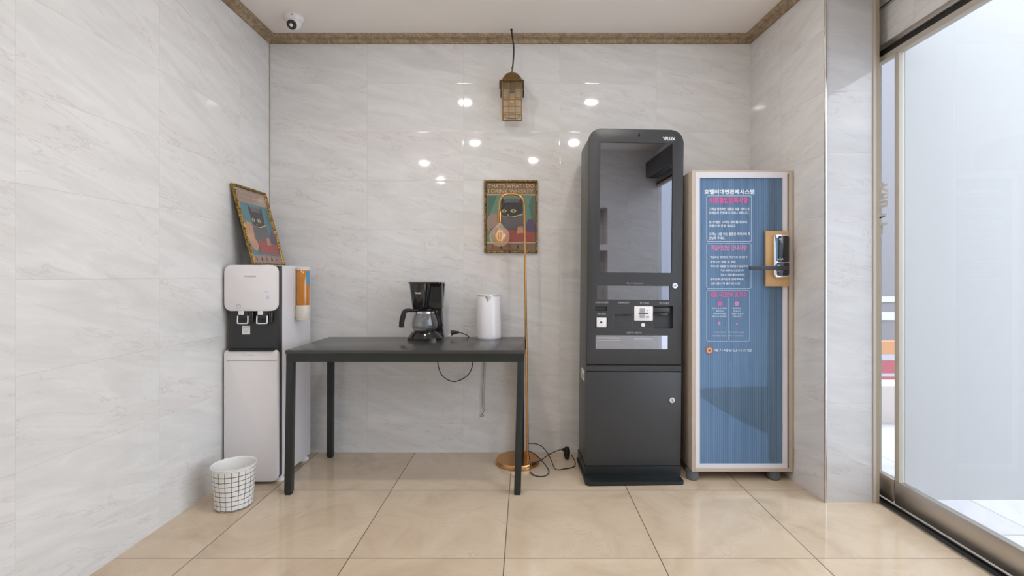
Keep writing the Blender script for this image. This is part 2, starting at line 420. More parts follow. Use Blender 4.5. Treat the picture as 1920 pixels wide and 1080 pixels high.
def text(name, s, x0, x1, z0, z1, y, m, parent, bold=0.0, keep=False, plane='y'):
    me = text_mesh(s, x0, x1, z0, z1, y, bold, plane, keep); me.materials.clear()
    return link(name, me, m, parent, smooth=False)

def X(px, Y): return (px-CX)/F*Y
def Z(py, Y): return HC-(py-CY)/F*Y

# ------------------------------------------------------------------ the room
YW, XL, ZC = 3.031, -1.590, 2.580          # back wall, left wall, ceiling
XR0, XR1, YC = 1.398, 1.451, 2.358          # return wall at the right: at the back, at the column front
XC, XG = 1.690, 1.765                       # column edge, glass plane
YB = -2.6                                   # the room's far end behind the camera

st = lambda o: tag(o, kind='structure')
st(box('floor', XL-0.1, XC+0.006, YB, YW+0.1, -0.08, 0, M['floor']))
st(box('ceiling', XL-0.1, XG+0.12, YB, YW+0.1, ZC, ZC+0.1, M['ceiling']))
st(box('wall_back', XL-0.1, XR0+0.3, YW, YW+0.1, -0.08, ZC, M['marble_x']))
st(box('wall_left', XL-0.1, XL, YB, YW, -0.08, ZC, M['marble_y']))
st(prism('wall_right', [(XR0, YW), (XR1, YC+0.004), (XR1+0.02, YC+0.004), (XR1+0.02, YW)], -0.08, ZC, M['marble_y'], axis='z'))
st(box('wall_column', XR1+0.003, XC, YC, YW, -0.08, ZC, M['marble_col_dimmed']))
# the wall behind the photographer, with a reception hatch beside the glass door (seen in the kiosk's mirror)
bm = bmesh.new()
YR = -0.42
for b in ((0.62, 0.70, YR-0.25, YR, 0, ZC), (1.17, XG+0.05, YR-0.25, YR, 0, ZC), (0.70, 1.17, YR-0.25, YR, 1.90, ZC),
          (0.70, 1.17, YR-0.25, YR, 1.40, 1.47), (0.70, 1.17, YR-0.25, YR, 0, 0.80), (0.70, 1.17, YR-0.30, YR-0.25, 0.80, 1.90)):
    bm_box(bm, *b)
st(link('wall_rear_hatch', from_bm(bm), M['marble_x']))
st(box('wall_rear', XL-0.1, XG+0.05, YB-0.1, YB, -0.08, ZC, M['marble_x']))
st(box('wall_side', XG-0.02, XG+0.12, YB, YR-0.25, -0.08, ZC, M['marble_y']))

# cornice: one profile mitred round the three walls
prof = [(0.0, 2.536), (0.012, 2.536), (0.013, 2.542), (0.017, 2.545), (0.020, 2.552), (0.030, 2.556), (0.040, 2.566), (0.048, 2.571), (0.050, 2.580), (0.0, 2.580)]
path = [Vector((XL, YB)), Vector((XL, YW)), Vector((XR0, YW)), Vector((XR1-0.001, YC-0.0))]
def offset_path(d):
    out = []
    dirs = [(b-a).normalized() for a, b in zip(path, path[1:])]
    nrm = [Vector((t.y, -t.x)) for t in dirs]
    for i, p in enumerate(path):
        if i == 0: out.append(p+nrm[0]*d)
        elif i == len(path)-1: out.append(p+nrm[-1]*d)
        else:
            n = (nrm[i-1]+nrm[i]).normalized(); out.append(p+n*d/n.dot(nrm[i]))
    return out
pp = [offset_path(d) for d, z in prof]
for k in range(3):
    bm = bmesh.new()
    A = [bm.verts.new((pp[i][k].x, pp[i][k].y, prof[i][1])) for i in range(len(prof))]
    B = [bm.verts.new((pp[i][k+1].x, pp[i][k+1].y, prof[i][1])) for i in range(len(prof))]
    bm.faces.new(A); bm.faces.new(B)
    for i in range(len(prof)): bm.faces.new((A[i], A[(i+1) % len(prof)], B[(i+1) % len(prof)], B[i]))
    st(link('trim_%d' % (k+1), from_bm(bm), M['cornice']))
# steel corner bead on the column's edge, sealant in the inside corners, stained jamb
st(tube('trim_4', [(XR1-0.001, YC-0.001, 0), (XR1-0.001, YC-0.001, ZC)], 0.0065, M['bead'], spline=False, seg=16))
st(box('trim_5', XC-0.012, XC+0.002, YC-0.006, YC+0.02, 0, ZC, M['cream']))
st(box('trim_6', XC+0.002, XC+0.018, YC-0.004, YC+0.10, 0, ZC, M['rust']))
st(box('trim_7', XL, XL+0.003, YW-0.003, YW, 0, 2.54, M['rust']))

# ------------------------------------------------------------------ glass sliding door
dr = thing('door_1', None, None, (XG, 1.0, 0), kind='structure')
Y0d, Y1d = YR, 2.50
box('threshold', XC+0.006, XG+0.06, Y0d, Y1d, -0.05, 0.004, M['steel'], dr)
boxes('floor_track', [(XC+0.020, XC+0.028, Y0d, Y1d, 0.004, 0.010), (XC+0.046, XC+0.054, Y0d, Y1d, 0.004, 0.012)], M['steel_dark'], dr)
boxes('track_groove', [(XC+0.028, XC+0.046, Y0d, Y1d, 0.0042, 0.0055)], M['black_matte'], dr)
YP = 2.315                                  # where the narrow fixed pane meets the sliding leaf
box('bottom_rail', XG-0.016, XG+0.016, Y0d, YP-0.004, 0.016, 0.125, M['steel'], dr, 0.002)
box('bottom_rail', XG-0.016, XG+0.016, YP+0.004, Y1d, 0.016, 0.125, M['steel'], dr, 0.002)
box('stile', XG-0.014, XG+0.014, YP-0.028, YP, 0.125, 2.145, M['cream'], dr, 0.002)
box('glass_pane', XG-0.003, XG+0.003, Y0d, YP-0.028, 0.125, 2.145, M['glass'], dr)
box('glass_pane', XG-0.003, XG+0.003, YP, Y1d, 0.125, 2.145, M['glass'], dr)
box('lower_header', XG-0.018, XG+0.018, Y0d, Y1d, 2.145, 2.172, M['cream'], dr, 0.002)
box('header_groove', XG-0.010, XG+0.03, Y0d, Y1d, 2.172, 2.200, M['black_matte'], dr)
box('header_cap', XG-0.022, XG+0.03, Y0d, Y1d, 2.200, 2.226, M['steel'], dr, 0.002)
text('pane_letter', '출', 2.360, 2.452, Z(390, 2.42), Z(343, 2.42), XG-0.0045, M['ink_white'], dr, 0.02, plane='x')
text('pane_letter', '구', 2.368, 2.450, Z(440, 2.42), Z(402, 2.42), XG-0.0045, M['ink_white'], dr, 0.02, plane='x')
box('end_jamb', XC+0.02, XG+0.06, Y1d, Y1d+0.06, 0, 2.3, M['cream'], dr)
st(box('wall_lintel', XG-0.006, XG+0.10, Y0d, YW, 2.226, 2.405, M['marble_door']))
st(box('trim_8', XG-0.022, XG+0.03, Y0d, YW, 2.405, 2.414, M['bead']))
st(box('trim_9', XG-0.010, XG+0.03, Y0d, YW, 2.414, 2.421, M['black_matte']))
st(box('wall_upper_lintel', XG-0.006, XG+0.10, Y0d, YW, 2.421, ZC, M['white_matte']))

# ------------------------------------------------------------------ outside the door
st(box('floor_outside', XG+0.06, 9.0, -6.0, 9.0, -0.08, 0.0, M['paving']))
st(box('wall_outside', X(1697, 2.386), 6.0, 2.386, 2.44, 0.0, 3.4, M['white_wall']))
b = thing('shop_building', 'slate grey shopfront with pink awning seen through the narrow door pane', 'building', (4.6, 6.0, 0))
box('facade', 2.2, 7.5, 6.0, 6.4, 0, 5.5, M['ext_dark'], b)
for q_ in ((4.30, 4.62, 5.985, 6.0, Z(600, 6), Z(585, 6)), (4.32, 4.70, 5.985, 6.0, Z(566, 6), Z(556, 6))): boxes('shop_window', [q_], M['ext_pale'], b)
box('plinth', 2.2, 7.5, 4.6, 6.0, 0, 0.12, M['ext_beige'], b)
box('counter_front', 2.2, 7.5, 4.55, 4.62, 0, Z(724, 4.55), M['ext_beige'], b)
for k, (y0, y1, mm) in enumerate(((640, 664, 'ext_orange'), (664, 676, 'ext_pale'), (676, 700, 'ext_red'), (700, 706, 'ext_pale'), (706, 724, 'ext_red'))):
    box('awning_band', 2.2, 7.5, 4.60+0.002*k, 4.66, Z(y1, 4.6), Z(y0, 4.6), M[mm], b)
b2_ = box('stone_block', 2.30, 4.6, 3.60, 3.75, 0, 0.285, M['ext_beige'], None, 0.004)
tag(b2_, 'low beige stone block outside, seen through the narrow door pane', 'stone block')
st(box('wall_street', 2.6, 9.0, -5.8, -5.6, 0, 4.2, M['ext_pale']))
st(box('wall_across', 2.2, 8.8, 8.0, 8.2, 0, 7.0, M['ext_pale']))

# ------------------------------------------------------------------ ceiling lights
def downlight(x, y, r=0.050, first=[]):
    if not first:
        t = thing('ceiling_downlight', 'round recessed downlight in the cream ceiling', 'ceiling light', (0, 0, ZC), 'recessed ceiling downlights')
        lathe('trim_ring', [(r, ZC-0.001), (r, ZC-0.006), (r+0.012, ZC-0.004), (r+0.014, ZC), (r, ZC)], 0, 0, M['lamp_trim'], t, 40)
        lathe('diffuser', [(0, ZC-0.014), (r*0.5, ZC-0.013), (r*0.85, ZC-0.009), (r, ZC-0.003), (r, ZC)], 0, 0, M['lamp_on'], t, 40)
        t.location = (x, y, ZC); first.append(t); return t
    s = first[0]; c = s.copy(); C.objects.link(c); c.location = (x, y, ZC)
    for ch in list(s.children):
        d = ch.copy(); C.objects.link(d); d.parent = c
    return c
for x, y in ((-0.513, 1.905), (0.559, 1.905), (-0.56, 0.65), (0.535, 0.65), (-1.32, -0.31), (0.10, -0.16), (-1.30, -1.43)):
    downlight(x, y)

t = thing('air_curtain', 'dark grey air curtain box mounted above the glass door', 'air curtain', (1.68, 0.4, 2.23))
box('housing', 1.60, XG-0.03, -0.35, 0.70, 2.235, 2.42, M['kiosk'], t, 0.012)
box('air_outlet', 1.63, 1.70, -0.30, 0.65, 2.228, 2.236, M['black_matte'], t)

# ------------------------------------------------------------------ water dispenser
DX0, DX1, DY0, DY1, DZ = -1.562, -1.302, 2.572, 2.958, 1.152
t = thing('water_dispenser', 'tall white and charcoal water dispenser in the corner by the table', 'water dispenser', ((DX0+DX1)/2, 2.78, 0))
prism('body', rrect(DX0+0.004, DX1, 2.612, DY1, 0.004), 0.022, DZ-0.001, M['side_white'], t, 0.002, axis='z')
box('front_column', DX0, DX1-0.0005, DY0, 2.622, 0.030, DZ-0.004, M['grey_plastic'], t, 0.003)
YF = 2.552
zt0, zt1 = Z(583, YF), Z(497, YF)
prism('top_panel', rrect(X(420.5, YF), X(519.5, YF), zt0, zt1, 0.032, 8), YF, DY0, M['white_gloss'], t, 0.004)
zb0, zb1 = Z(903, YF), Z(657, YF)
lp = prism('lower_panel', rrect(X(420, YF), X(520, YF), zb0, zb1, [0.03, 0.03, 0.014, 0.014], 8), YF, DY0, M['white_gloss'], t, 0.004)
box('panel_groove', X(424, YF)+0.002, X(519, YF), YF-0.0006, YF+0.001, Z(677, YF), Z(676, YF), M['ink_grey'], lp)
text('lettering', 'WONDERS', X(458, YF), X(480, YF), Z(520, YF), Z(516.5, YF), YF-0.0008, M['ink_grey'], t)
text('lettering', 'My pure', X(454, YF), X(476, YF), Z(667.5, YF), Z(664.5, YF), YF-0.0008, M['ink_grey'], t)
text('touch_label', '냉수', X(497, YF), X(504, YF), Z(549, YF), Z(546, YF), YF-0.0008, M['ink_grey'], t)
prism('touch_button', rrect(X(499, YF), X(505, YF), Z(561, YF), Z(554, YF), 0.003), YF-0.0008, YF, M['ink_pale'], t)
boxes('child_lock_mark', [(X(443, YF), X(451, YF), YF-0.0008, YF, Z(578, YF), Z(577.2, YF)), (X(443, YF), X(451, YF), YF-0.0008, YF, Z(572, YF), Z(571.2, YF)),
      (X(443, YF), X(443.7, YF), YF-0.0008, YF, Z(578, YF), Z(571.2, YF)), (X(450.3, YF), X(451, YF), YF-0.0008, YF, Z(578, YF), Z(571.2, YF))], M['ink_grey'], t)
def faucet(px, s):
    y = DY0-0.02
    f = box('faucet', X(px-7, y), X(px+12, y), y-0.004, DY0, Z(597, y), Z(583, y), M['black'], t, 0.003)
    box('tap_tab', X(px-7, y)+0.002, X(px+3, y), y-0.010, y-0.004, Z(590, y), Z(583, y), M['white_matte'], f, 0.001)
    x0, x1, z0, z1 = X(px-8, y), X(px+11, y), Z(606, y), Z(592, y)
    tube('tap_lever', [(x0, y-0.006, z1), (x0, y-0.008, z0+0.006), (x0+0.006, y-0.009, z0), (x1-0.006, y-0.009, z0), (x1, y-0.008, z0+0.006), (x1, y-0.006, z1)], 0.0032, M['white_gloss'], f, 10)
    lathe('spout', [(0, Z(604, y)), (0.009, Z(604, y)), (0.011, Z(596, y)), (0.012, Z(585, y)), (0, Z(585, y))], X(px+16, y), y+0.006, M['black'], f, 24)
faucet(455, 0); faucet(491, 0)
yy = DY0-0.001
stk = box('sticker', X(454, yy), X(469, yy), yy-0.0006, yy, Z(627, yy), Z(611, yy), M['white_matte'], t)
text('sticker_lettering', '온수주의', X(455, yy), X(468, yy), Z(616.5, yy), Z(613, yy), yy-0.0012, M['ink_grey'], stk)
text('sticker_lettering', '고온', X(458, yy), X(465, yy), Z(622, yy), Z(619.5, yy), yy-0.0012, M['ink_grey'], stk)
box('drip_tray', DX0+0.012, DX1-0.012, DY0-0.028, DY0, Z(658, DY0)+0.002, Z(653, DY0), M['black_matte'], t, 0.002)
for fx, fy in ((DX1-0.022, 2.63), (DX1-0.022, 2.91), (DX0+0.03, 2.91), (DX0+0.03, 2.63)):
    lathe('foot', [(0, 0), (0.030, 0), (0.031, 0.008), (0.018, 0.016), (0.014, 0.024), (0, 0.024)], fx, fy, M['white_gloss'], t, 24)

# cup dispenser hung on the side
cxx, cyy = -1.262, 2.772
t = thing('cup_dispenser', 'orange tube cup dispenser hung on the white side of the water dispenser', 'cup dispenser', (cxx, cyy, 0.84))
zz = lambda p: Z(p, cyy)
bk = boxes('bracket', [(DX1+0.001, DX1+0.006, cyy-0.03, cyy+0.03, zz(600), zz(505)), (DX1+0.001, cxx-0.02, cyy-0.02, cyy+0.02, zz(594), zz(578))], M['ivory'], t, 0.001)
lathe('tube', [(0.0335, zz(573)), (0.0345, zz(571)), (0.0345, zz(507)), (0.033, zz(506)), (0.031, zz(507)), (0.031, zz(572))], cxx, cyy, M['orange_glass'], t)
lathe('cap', [(0.0345, zz(507)), (0.036, zz(507)), (0.036, zz(503)), (0.030, zz(501)), (0, zz(501))], cxx, cyy, M['ivory'], t)
lathe('holder_base', [(0, zz(598)), (0.034, zz(599)), (0.0375, zz(597)), (0.0375, zz(573)), (0.036, zz(572)), (0.0345, zz(573))], cxx, cyy, M['ivory'], t)
tube('release_ring', [(cxx+0.036*math.cos(a), cyy+0.036*math.sin(a), zz(598.5)) for a in [2*PI*k/24 for k in range(25)]], 0.0022, M['ivory'], t, 8, spline=False)
bm = bmesh.new(); vs = []
for k in range(9):
    a = math.radians(-100+k*8); r = 0.0351
    vs.append((bm.verts.new((cxx+r*math.cos(a+1.0), cyy+r*math.sin(a+1.0), zz(508))), bm.verts.new((cxx+r*math.cos(a+1.0), cyy+r*math.sin(a+1.0), zz(536-(8-k)*0.6)))))
for a_, b_ in zip(vs, vs[1:]): bm.faces.new((a_[0], b_[0], b_[1], a_[1]))
link('sticker', from_bm(bm), M['blue_label'], t)

# ------------------------------------------------------------------ framed posters
ART = [mat('poster_'+n_, c_, 0.6) for n_, c_ in (('tan', (0.27, 0.185, 0.115)), ('green', (0.16, 0.30, 0.21)), ('dark_green', (0.09, 0.19, 0.15)), ('charcoal', (0.055, 0.050, 0.058)),
      ('grey', (0.16, 0.145, 0.155)), ('yellow', (0.55, 0.48, 0.20)), ('red', (0.42, 0.10, 0.085)), ('peach', (0.60, 0.32, 0.19)), ('cream', (0.62, 0.47, 0.30)), ('violet', (0.13, 0.10, 0.20)), ('teal', (0.10, 0.26, 0.30)), ('dusty', (0.42, 0.30, 0.25)))]
M['print_gold'] = mat('printed_gold_letters', (0.74, 0.54, 0.30), 0.6)
def poster(root, W, H, alt=False):
    """framed print built upright in its own coordinates, facing -y, bottom centre at the origin"""
    t_ = 0.014; d = 0.018
    bm = bmesh.new()
    prof = [(0.0, 0.0), (0.0, -d*0.8), (t_*0.35, -d), (t_*0.75, -d*0.8), (t_, -d*0.45), (t_, 0)]
    corners = [(-W/2, 0, 1, 1), (W/2, 0, -1, 1), (W/2, H, -1, -1), (-W/2, H, 1, -1)]
    rings = [[bm.verts.new((cx_+sx*p, q, cz_+sz*p)) for p, q in prof] for cx_, cz_, sx, sz in corners]
    for i in range(4):
        A, B = rings[i], rings[(i+1) % 4]
        for j in range(len(prof)): bm.faces.new((A[j], B[j], B[(j+1) % len(prof)], A[(j+1) % len(prof)]))
    link('frame', from_bm(bm), M['frame_gold'], root, angle=20)
    box('backing', -W/2+0.004, W/2-0.004, -0.004, -0.0005, 0.004, H-0.004, M['black_matte'], root)
    w0, w1, h0, h1 = -W/2+t_, W/2-t_, t_, H-t_
    bm = bmesh.new(); lay = [0]
    def P(u, v): return (w0+(w1-w0)*u, h0+(h1-h0)*v)
    def poly(pts, mi):
        lay[0] += 1; y = -0.0045-0.00012*lay[0]
        f = bm.faces.new([bm.verts.new((P(u, v)[0], y, P(u, v)[1])) for u, v in pts]); f.material_index = mi
    def ell(cu, cv, ru, rv, mi, n=24): poly([(cu+ru*math.cos(2*PI*k/n), cv+rv*math.sin(2*PI*k/n)) for k in range(n)], mi)
    rect = lambda a, b_, c_, d_, mi: poly([(a, c_), (b_, c_), (b_, d_), (a, d_)], mi)
    rect(0, 1, 0, 1, 11 if alt else 0)
    if not alt: rect(0, 1, 0.815, 0.835, 8)
    rect(0.02, 0.98, 0.13, 0.81, 10 if alt else 1)
    poly([(0.02, 0.45), (0.22, 0.81), (0.02, 0.81)], 10 if alt else 2); poly([(0.98, 0.30), (0.86, 0.66), (0.93, 0.80), (0.98, 0.81)], 2)
    ell(0.16, 0.40, 0.16, 0.15, 7 if alt else 11)                                        # chair back
    ell(0.90, 0.33, 0.10, 0.14, 9)
    poly([(0.24, 0.30), (0.30, 0.55), (0.42, 0.62), (0.66, 0.62), (0.78, 0.50), (0.80, 0.28)], 4)      # coat
    ell(0.52, 0.60, 0.23, 0.125, 3)                                                    # head
    poly([(0.30, 0.64), (0.30, 0.80), (0.42, 0.71)], 3); poly([(0.62, 0.71), (0.75, 0.80), (0.74, 0.64)], 3)   # ears
    poly([(0.36, 0.70), (0.38, 0.77), (0.66, 0.77), (0.68, 0.70)], 4); rect(0.32, 0.72, 0.685, 0.705, 3)          # hat
    ell(0.36, 0.585, 0.05, 0.026, 5); ell(0.55, 0.585, 0.06, 0.028, 5); ell(0.36, 0.585, 0.014, 0.024, 3); ell(0.55, 0.585, 0.014, 0.026, 3)
    poly([(0.42, 0.535), (0.47, 0.535), (0.445, 0.51)], 7); poly([(0.30, 0.50), (0.55, 0.485), (0.75, 0.53), (0.72, 0.54), (0.52, 0.50)], 8)
    poly([(0.30, 0.13), (0.34, 0.31), (0.98, 0.27), (0.98, 0.13)], 6)                                     # table cloth
    poly([(0.62, 0.25), (0.64, 0.35), (0.74, 0.36), (0.76, 0.26)], 7); ell(0.18, 0.25, 0.12, 0.09, 3 if not alt else 7)
    rect(0, 1, 0.105, 0.125, 8 if not alt else 10)
    for k in range(5): poly([(0.10+0.17*k, 0.03), (0.16+0.17*k, 0.03), (0.13+0.17*k, 0.09)], 3 if k % 2 else 6)
    pr = link('print', from_bm(bm), ART, root, smooth=False)
    lm = ART[8] if not alt else ART[0]
    x0, x1 = P(0.04, 0)[0], P(0.97, 0)[0]
    if not alt:
        text('print_lettering', "THAT'S WHAT I DO", x0, x1, P(0, 0.925)[1], P(0, 0.985)[1], -0.0085, M['print_gold'], pr, 0.012)
        text('print_lettering', "I DRINK WHISKEY", x0, x1-0.004, P(0, 0.845)[1], P(0, 0.905)[1], -0.0085, M['print_gold'], pr, 0.012)
    else:
        text('print_lettering', "THAT'S WHAT I DO", x0+0.02, x1-0.02, P(0, 0.93)[1], P(0, 0.97)[1], -0.0085, ART[8], pr, 0.0)
        text('print_lettering', "I DRINK WHISKEY", x0+0.02, x1-0.02, P(0, 0.87)[1], P(0, 0.91)[1], -0.0085, ART[8], pr, 0.0)
    box('glazing', w0, w1, -0.0105, -0.0095, h0, h1, M['pic_glass'], root)

def local_thing(name, label, cat, loc, rot):
    o = thing(name, label, cat, (0, 0, 0)); o.location = loc; o.rotation_euler = rot; return o
p1 = local_thing('picture_frame', 'gold framed green poster hanging on the marble wall behind the lamp bulb', 'picture', (X(958, YW), YW-0.002, Z(474, YW)), (0, 0, 0))
poster(p1, 0.331, 0.447)
phi = math.asin(0.118/0.452)
p2 = local_thing('picture_frame', 'gold framed teal poster leaning on top of the water dispenser', 'picture', (-1.465, 2.785, DZ+0.001), (-phi, 0, PI/2))
poster(p2, 0.335, 0.455, True)
boxes('kickstand', [(-0.02, 0.02, 0.004, 0.008, 0.02, 0.26)], M['black_matte'], p2).rotation_euler = (0, 0, 0)

# ------------------------------------------------------------------ waste bin
bx, by = -1.388, 2.325
t = thing('waste_bin', 'white round bin with a black grid pattern, open and empty', 'bin', (bx, by, 0))
bo = lathe('body', [(0, 0.002), (0.074, 0.002), (0.079, 0.006), (0.0945, 0.192), (0.0965, 0.198), (0.098, 0.2), (0.0968, 0.2015)], bx, by, bin_mat(bx, by), t, 64)
lathe('inner_wall', [(0.0968, 0.2015), (0.095, 0.2005), (0.092, 0.196), (0.0765, 0.012), (0, 0.010)], bx, by, M['white_matte'], t, 64)

# ------------------------------------------------------------------ table
TX0, TX1, TY0, TY1, TZ = -1.196, -0.002, 2.430, 2.972, 0.724
t = thing('side_table', 'long dark table with a black metal frame against the marble wall', 'table', ((TX0+TX1)/2, (TY0+TY1)/2, 0))
box('tabletop', TX0, TX1, TY0, TY1, TZ-0.018, TZ, M['table_top'], t, 0.0015)
za = Z(679, TY0); e = 0.003
boxes('apron', [(TX0+e, TX1-e, TY0+e, TY0+0.028, za, TZ-0.018), (TX0+e, TX1-e, TY1-0.028, TY1-e, za, TZ-0.018),
                (TX0+e, TX0+0.028, TY0+0.028, TY1-0.028, za, TZ-0.018), (TX1-0.028, TX1-e, TY0+0.028, TY1-0.028, za, TZ-0.018)], M['table_leg'], t)
def leg(xc, yc, w_, dx):
    o = box('leg', xc-w_/2, xc+w_/2, yc-w_/2, yc+w_/2, 0.010, za+0.002, M['table_leg'], t, 0.001)
    f = box('leg_pad', xc-w_/2+0.003, xc+w_/2-0.003, yc-w_/2+0.003, yc+w_/2-0.003, 0.0, 0.010, M['black_matte'], o)
    off = OFF[o.name]
    for ob in (o, f):
        for v in ob.data.vertices: v.co.x += dx*(1-(v.co.z+off.z)/za)
leg(TX0+0.020, TY0+0.020, 0.034, -0.010); leg(TX1-0.020, TY0+0.020, 0.034, -0.018)
leg(TX0+0.020, TY1-0.020, 0.034, -0.002); leg(TX1-0.020, TY1-0.020, 0.034, -0.002)

# ------------------------------------------------------------------ coffee maker
YM = 2.855; s = YM/F
mx = lambda p: X(p, YM); mz = lambda p: Z(p, YM)+0.0
zb = TZ
t = thing('coffee_maker', 'black drip coffee maker with a glass carafe on the dark table', 'coffee maker', (mx(797), YM, TZ))
def zs(p): return zb+(638.5-p)*s
base = prism('base', [(mx(764)+0.10+0.0-0.0, YM)]*0 + [(mx(797)+0.102*math.cos(2*PI*k/40), YM-0.005+0.085*math.sin(2*PI*k/40)) for k in range(40)], zb, zs(634), M['black'], t, 0.002, axis='z')
lathe('warming_plate', [(0.100, zs(634)), (0.088, zs(629)), (0.076, zs(624)), (0.070, zs(622.5)), (0, zs(622.5))], mx(797), YM-0.005, M['black'], t, 48, 0.85)
prism('water_tank', [(mx(806), zs(532)), (mx(831), zs(532)), (mx(829), zs(560)), (mx(826), zs(585)), (mx(825), zs(605)), (mx(828), zs(625)), (mx(830), zs(636)), (mx(780), zs(636)), (mx(800), zs(620)), (mx(806), zs(600))],
      YM+0.045, YM+0.088, M['black'], t, 0.003)
lathe('filter_basket', [(0, zs(582)), (0.040, zs(582)), (0.046, zs(578)), (0.062, zs(536)), (0.064, zs(532)), (0, zs(531))], mx(789), YM-0.012, M['black'], t, 48)
prism('top_lid', rrect(mx(767), mx(831), YM-0.075, YM+0.088, [0.06, 0.02, 0.01, 0.03], 8), zs(534), zs(531), M['black'], t, 0.001, axis='z')
box('tank_neck', mx(796), mx(829), YM-0.01, YM+0.06, zs(582), zs(534), M['black'], t, 0.008)
zl = zs(552)
text('lettering', 'PHILCO', mx(784), mx(795), zs(552.5), zs(549.5), YM-0.012-0.0655, M['ink_white'], t, 0.01)
cf = lathe('carafe', [(0, zs(622)), (0.060, zs(622)), (0.072, zs(617)), (0.076, zs(610)), (0.070, zs(599)), (0.056, zs(588)), (0.052, zs(584)), (0.050, zs(584)), (0.054, zs(589)), (0.068, zs(600)), (0.073, zs(610)), (0.070, zs(616)), (0, zs(620))], mx(797), YM-0.012, M['carafe'], t, 48)
lathe('carafe_band', [(0.054, zs(589)), (0.058, zs(589)), (0.058, zs(586)), (0.054, zs(586))], mx(797), YM-0.012, M['chrome'], cf, 48)
lathe('carafe_lid', [(0.055, zs(586)), (0.056, zs(583.5)), (0.03, zs(582.4)), (0, zs(582.2))], mx(797), YM-0.012, M['black'], cf, 40)
tube('carafe_handle', [(mx(781), YM-0.035, zs(584)), (mx(770), YM-0.045, zs(583)), (mx(763), YM-0.05, zs(585)), (mx(760), YM-0.05, zs(593)), (mx(757.5), YM-0.05, zs(604)), (mx(757), YM-0.05, zs(614))], 0.010, M['black_matte'], cf, 12,
     rr=[0.009+0.006*min(1, i/30) for i in range(51)])
pts = [(mx(826), YM+0.09, TZ+0.02), (mx(824), TY1+0.012, TZ+0.006), (X(821, 3.0), 3.0, Z(650, 3.0)), (X(821, 3.0), 3.0, Z(682, 3.0)), (X(830, 3.0), 3.0, Z(705, 3.0)), (X(851, 3.0), 3.0, Z(715.5, 3.0)),
       (X(874, 3.0), 3.0, Z(706, 3.0)), (X(885, 3.0), 3.0, Z(688, 3.0)), (X(886, 3.0), 3.0, Z(660, 3.0)), (X(884, 3.0), 3.0, Z(640, 3.0)), (X(877, 2.98), 2.975, TZ+0.006), (X(868, 2.95), 2.955, TZ+0.022), (X(859, 2.94), 2.94, TZ+0.033)]
cord = tube('power_cord', pts, 0.0028, M['cable'], t)
pl = tube('plug', [(X(861, 2.94), 2.94, TZ+0.032), (X(850, 2.94), 2.94, TZ+0.030), (X(846, 2.94), 2.94, TZ+0.027)], 0.009, M['black_matte'], t, 12, spline=False, rr=[0.006, 0.0125, 0.017])
tube('plug_prong', [(X(846, 2.94), 2.935, TZ+0.020), (X(841, 2.94), 2.93, TZ+0.012)], 0.002, M['chrome'], pl, 8, spline=False)

# ------------------------------------------------------------------ kettle
kx, ky = X(916.5, 2.93), 2.93
t = thing('electric_kettle', 'white cylindrical electric kettle at the end of the dark table', 'kettle', (kx, ky, TZ))
kz = lambda p: TZ+(637.5-p)*2.93/F
lathe('base', [(0, TZ), (0.073, TZ), (0.0745, TZ+0.003), (0.0745, kz(632.5)), (0.072, kz(632))], kx, ky, M['white_gloss'], t)
bm = bmesh.new(); bm_lathe(bm, [(0.0, kz(632)), (0.0735, kz(632)), (0.0735, kz(631)), (0.069, kz(559)), (0.067, kz(558)), (0.0, kz(558))], kx, ky, 64)
link('body', from_bm(bm), M['white_gloss'], t)
lathe('lid', [(0.068, kz(558)), (0.0685, kz(556.8)), (0.05, kz(555.6)), (0, kz(555.2))], kx, ky, M['white_matte'], t)
lathe('lid_ring', [(0.0695, kz(559.4)), (0.0700, kz(558.8)), (0.0690, kz(558.2))], kx, ky, M['chrome'], t)
bm = bmesh.new()                                       # beak spout under the rim, towards the viewer
a = bm.verts.new((kx-0.020, ky-0.067, kz(558.5))); b_ = bm.verts.new((kx+0.022, ky-0.067, kz(558.5))); c_ = bm.verts.new((kx+0.001, ky-0.088, kz(558.5))); d_ = bm.verts.new((kx+0.001, ky-0.0695, kz(571)))
for f in ((a, b_, c_), (a, c_, d_), (c_, b_, d_), (a, d_, b_)): bm.faces.new(f)
link('spout', from_bm(bm), M['white_gloss'], t)
tube('handle', [(kx+0.004, ky+0.066, kz(563)), (kx+0.004, ky+0.086, kz(566)), (kx+0.004, ky+0.090, kz(590)), (kx+0.004, ky+0.086, kz(615)), (kx+0.004, ky+0.068, kz(620))], 0.007, M['white_gloss'], t, 12)

# thin grey cable hanging on the wall under the table
y = 3.018
hc = tube('hanging_cable', [(X(908, y), y, Z(672, y)), (X(907, y), y, Z(700, y)), (X(904.5, y), y, Z(740, y)), (X(905, y), y, Z(762, y)), (X(908, y), y, Z(768, y)), (X(905, y), y, Z(775, y)), (X(901, y), y, Z(781, y)), (X(907, y), y-0.003, Z(779, y)), (X(903, y), y, Z(776, y))], 0.0022, mat('grey_cable', (0.30, 0.28, 0.27), 0.6))
tag(hc, 'thin grey cable with a knotted end hanging on the wall under the table', 'cable')
tube('hanging_cable_b', [(X(909, y), y, Z(672, y)), (X(909.5, y), y, Z(705, y)), (X(907.5, y), y, Z(742, y)), (X(908, y), y, Z(764, y))], 0.0016, hc.data.materials[0], None)
ob = bpy.data.objects['hanging_cable_b']; bm = bmesh.new(); bm.from_mesh(hc.data); bm.from_mesh(ob.data); bm.to_mesh(hc.data); bm.free(); bpy.data.objects.remove(ob)

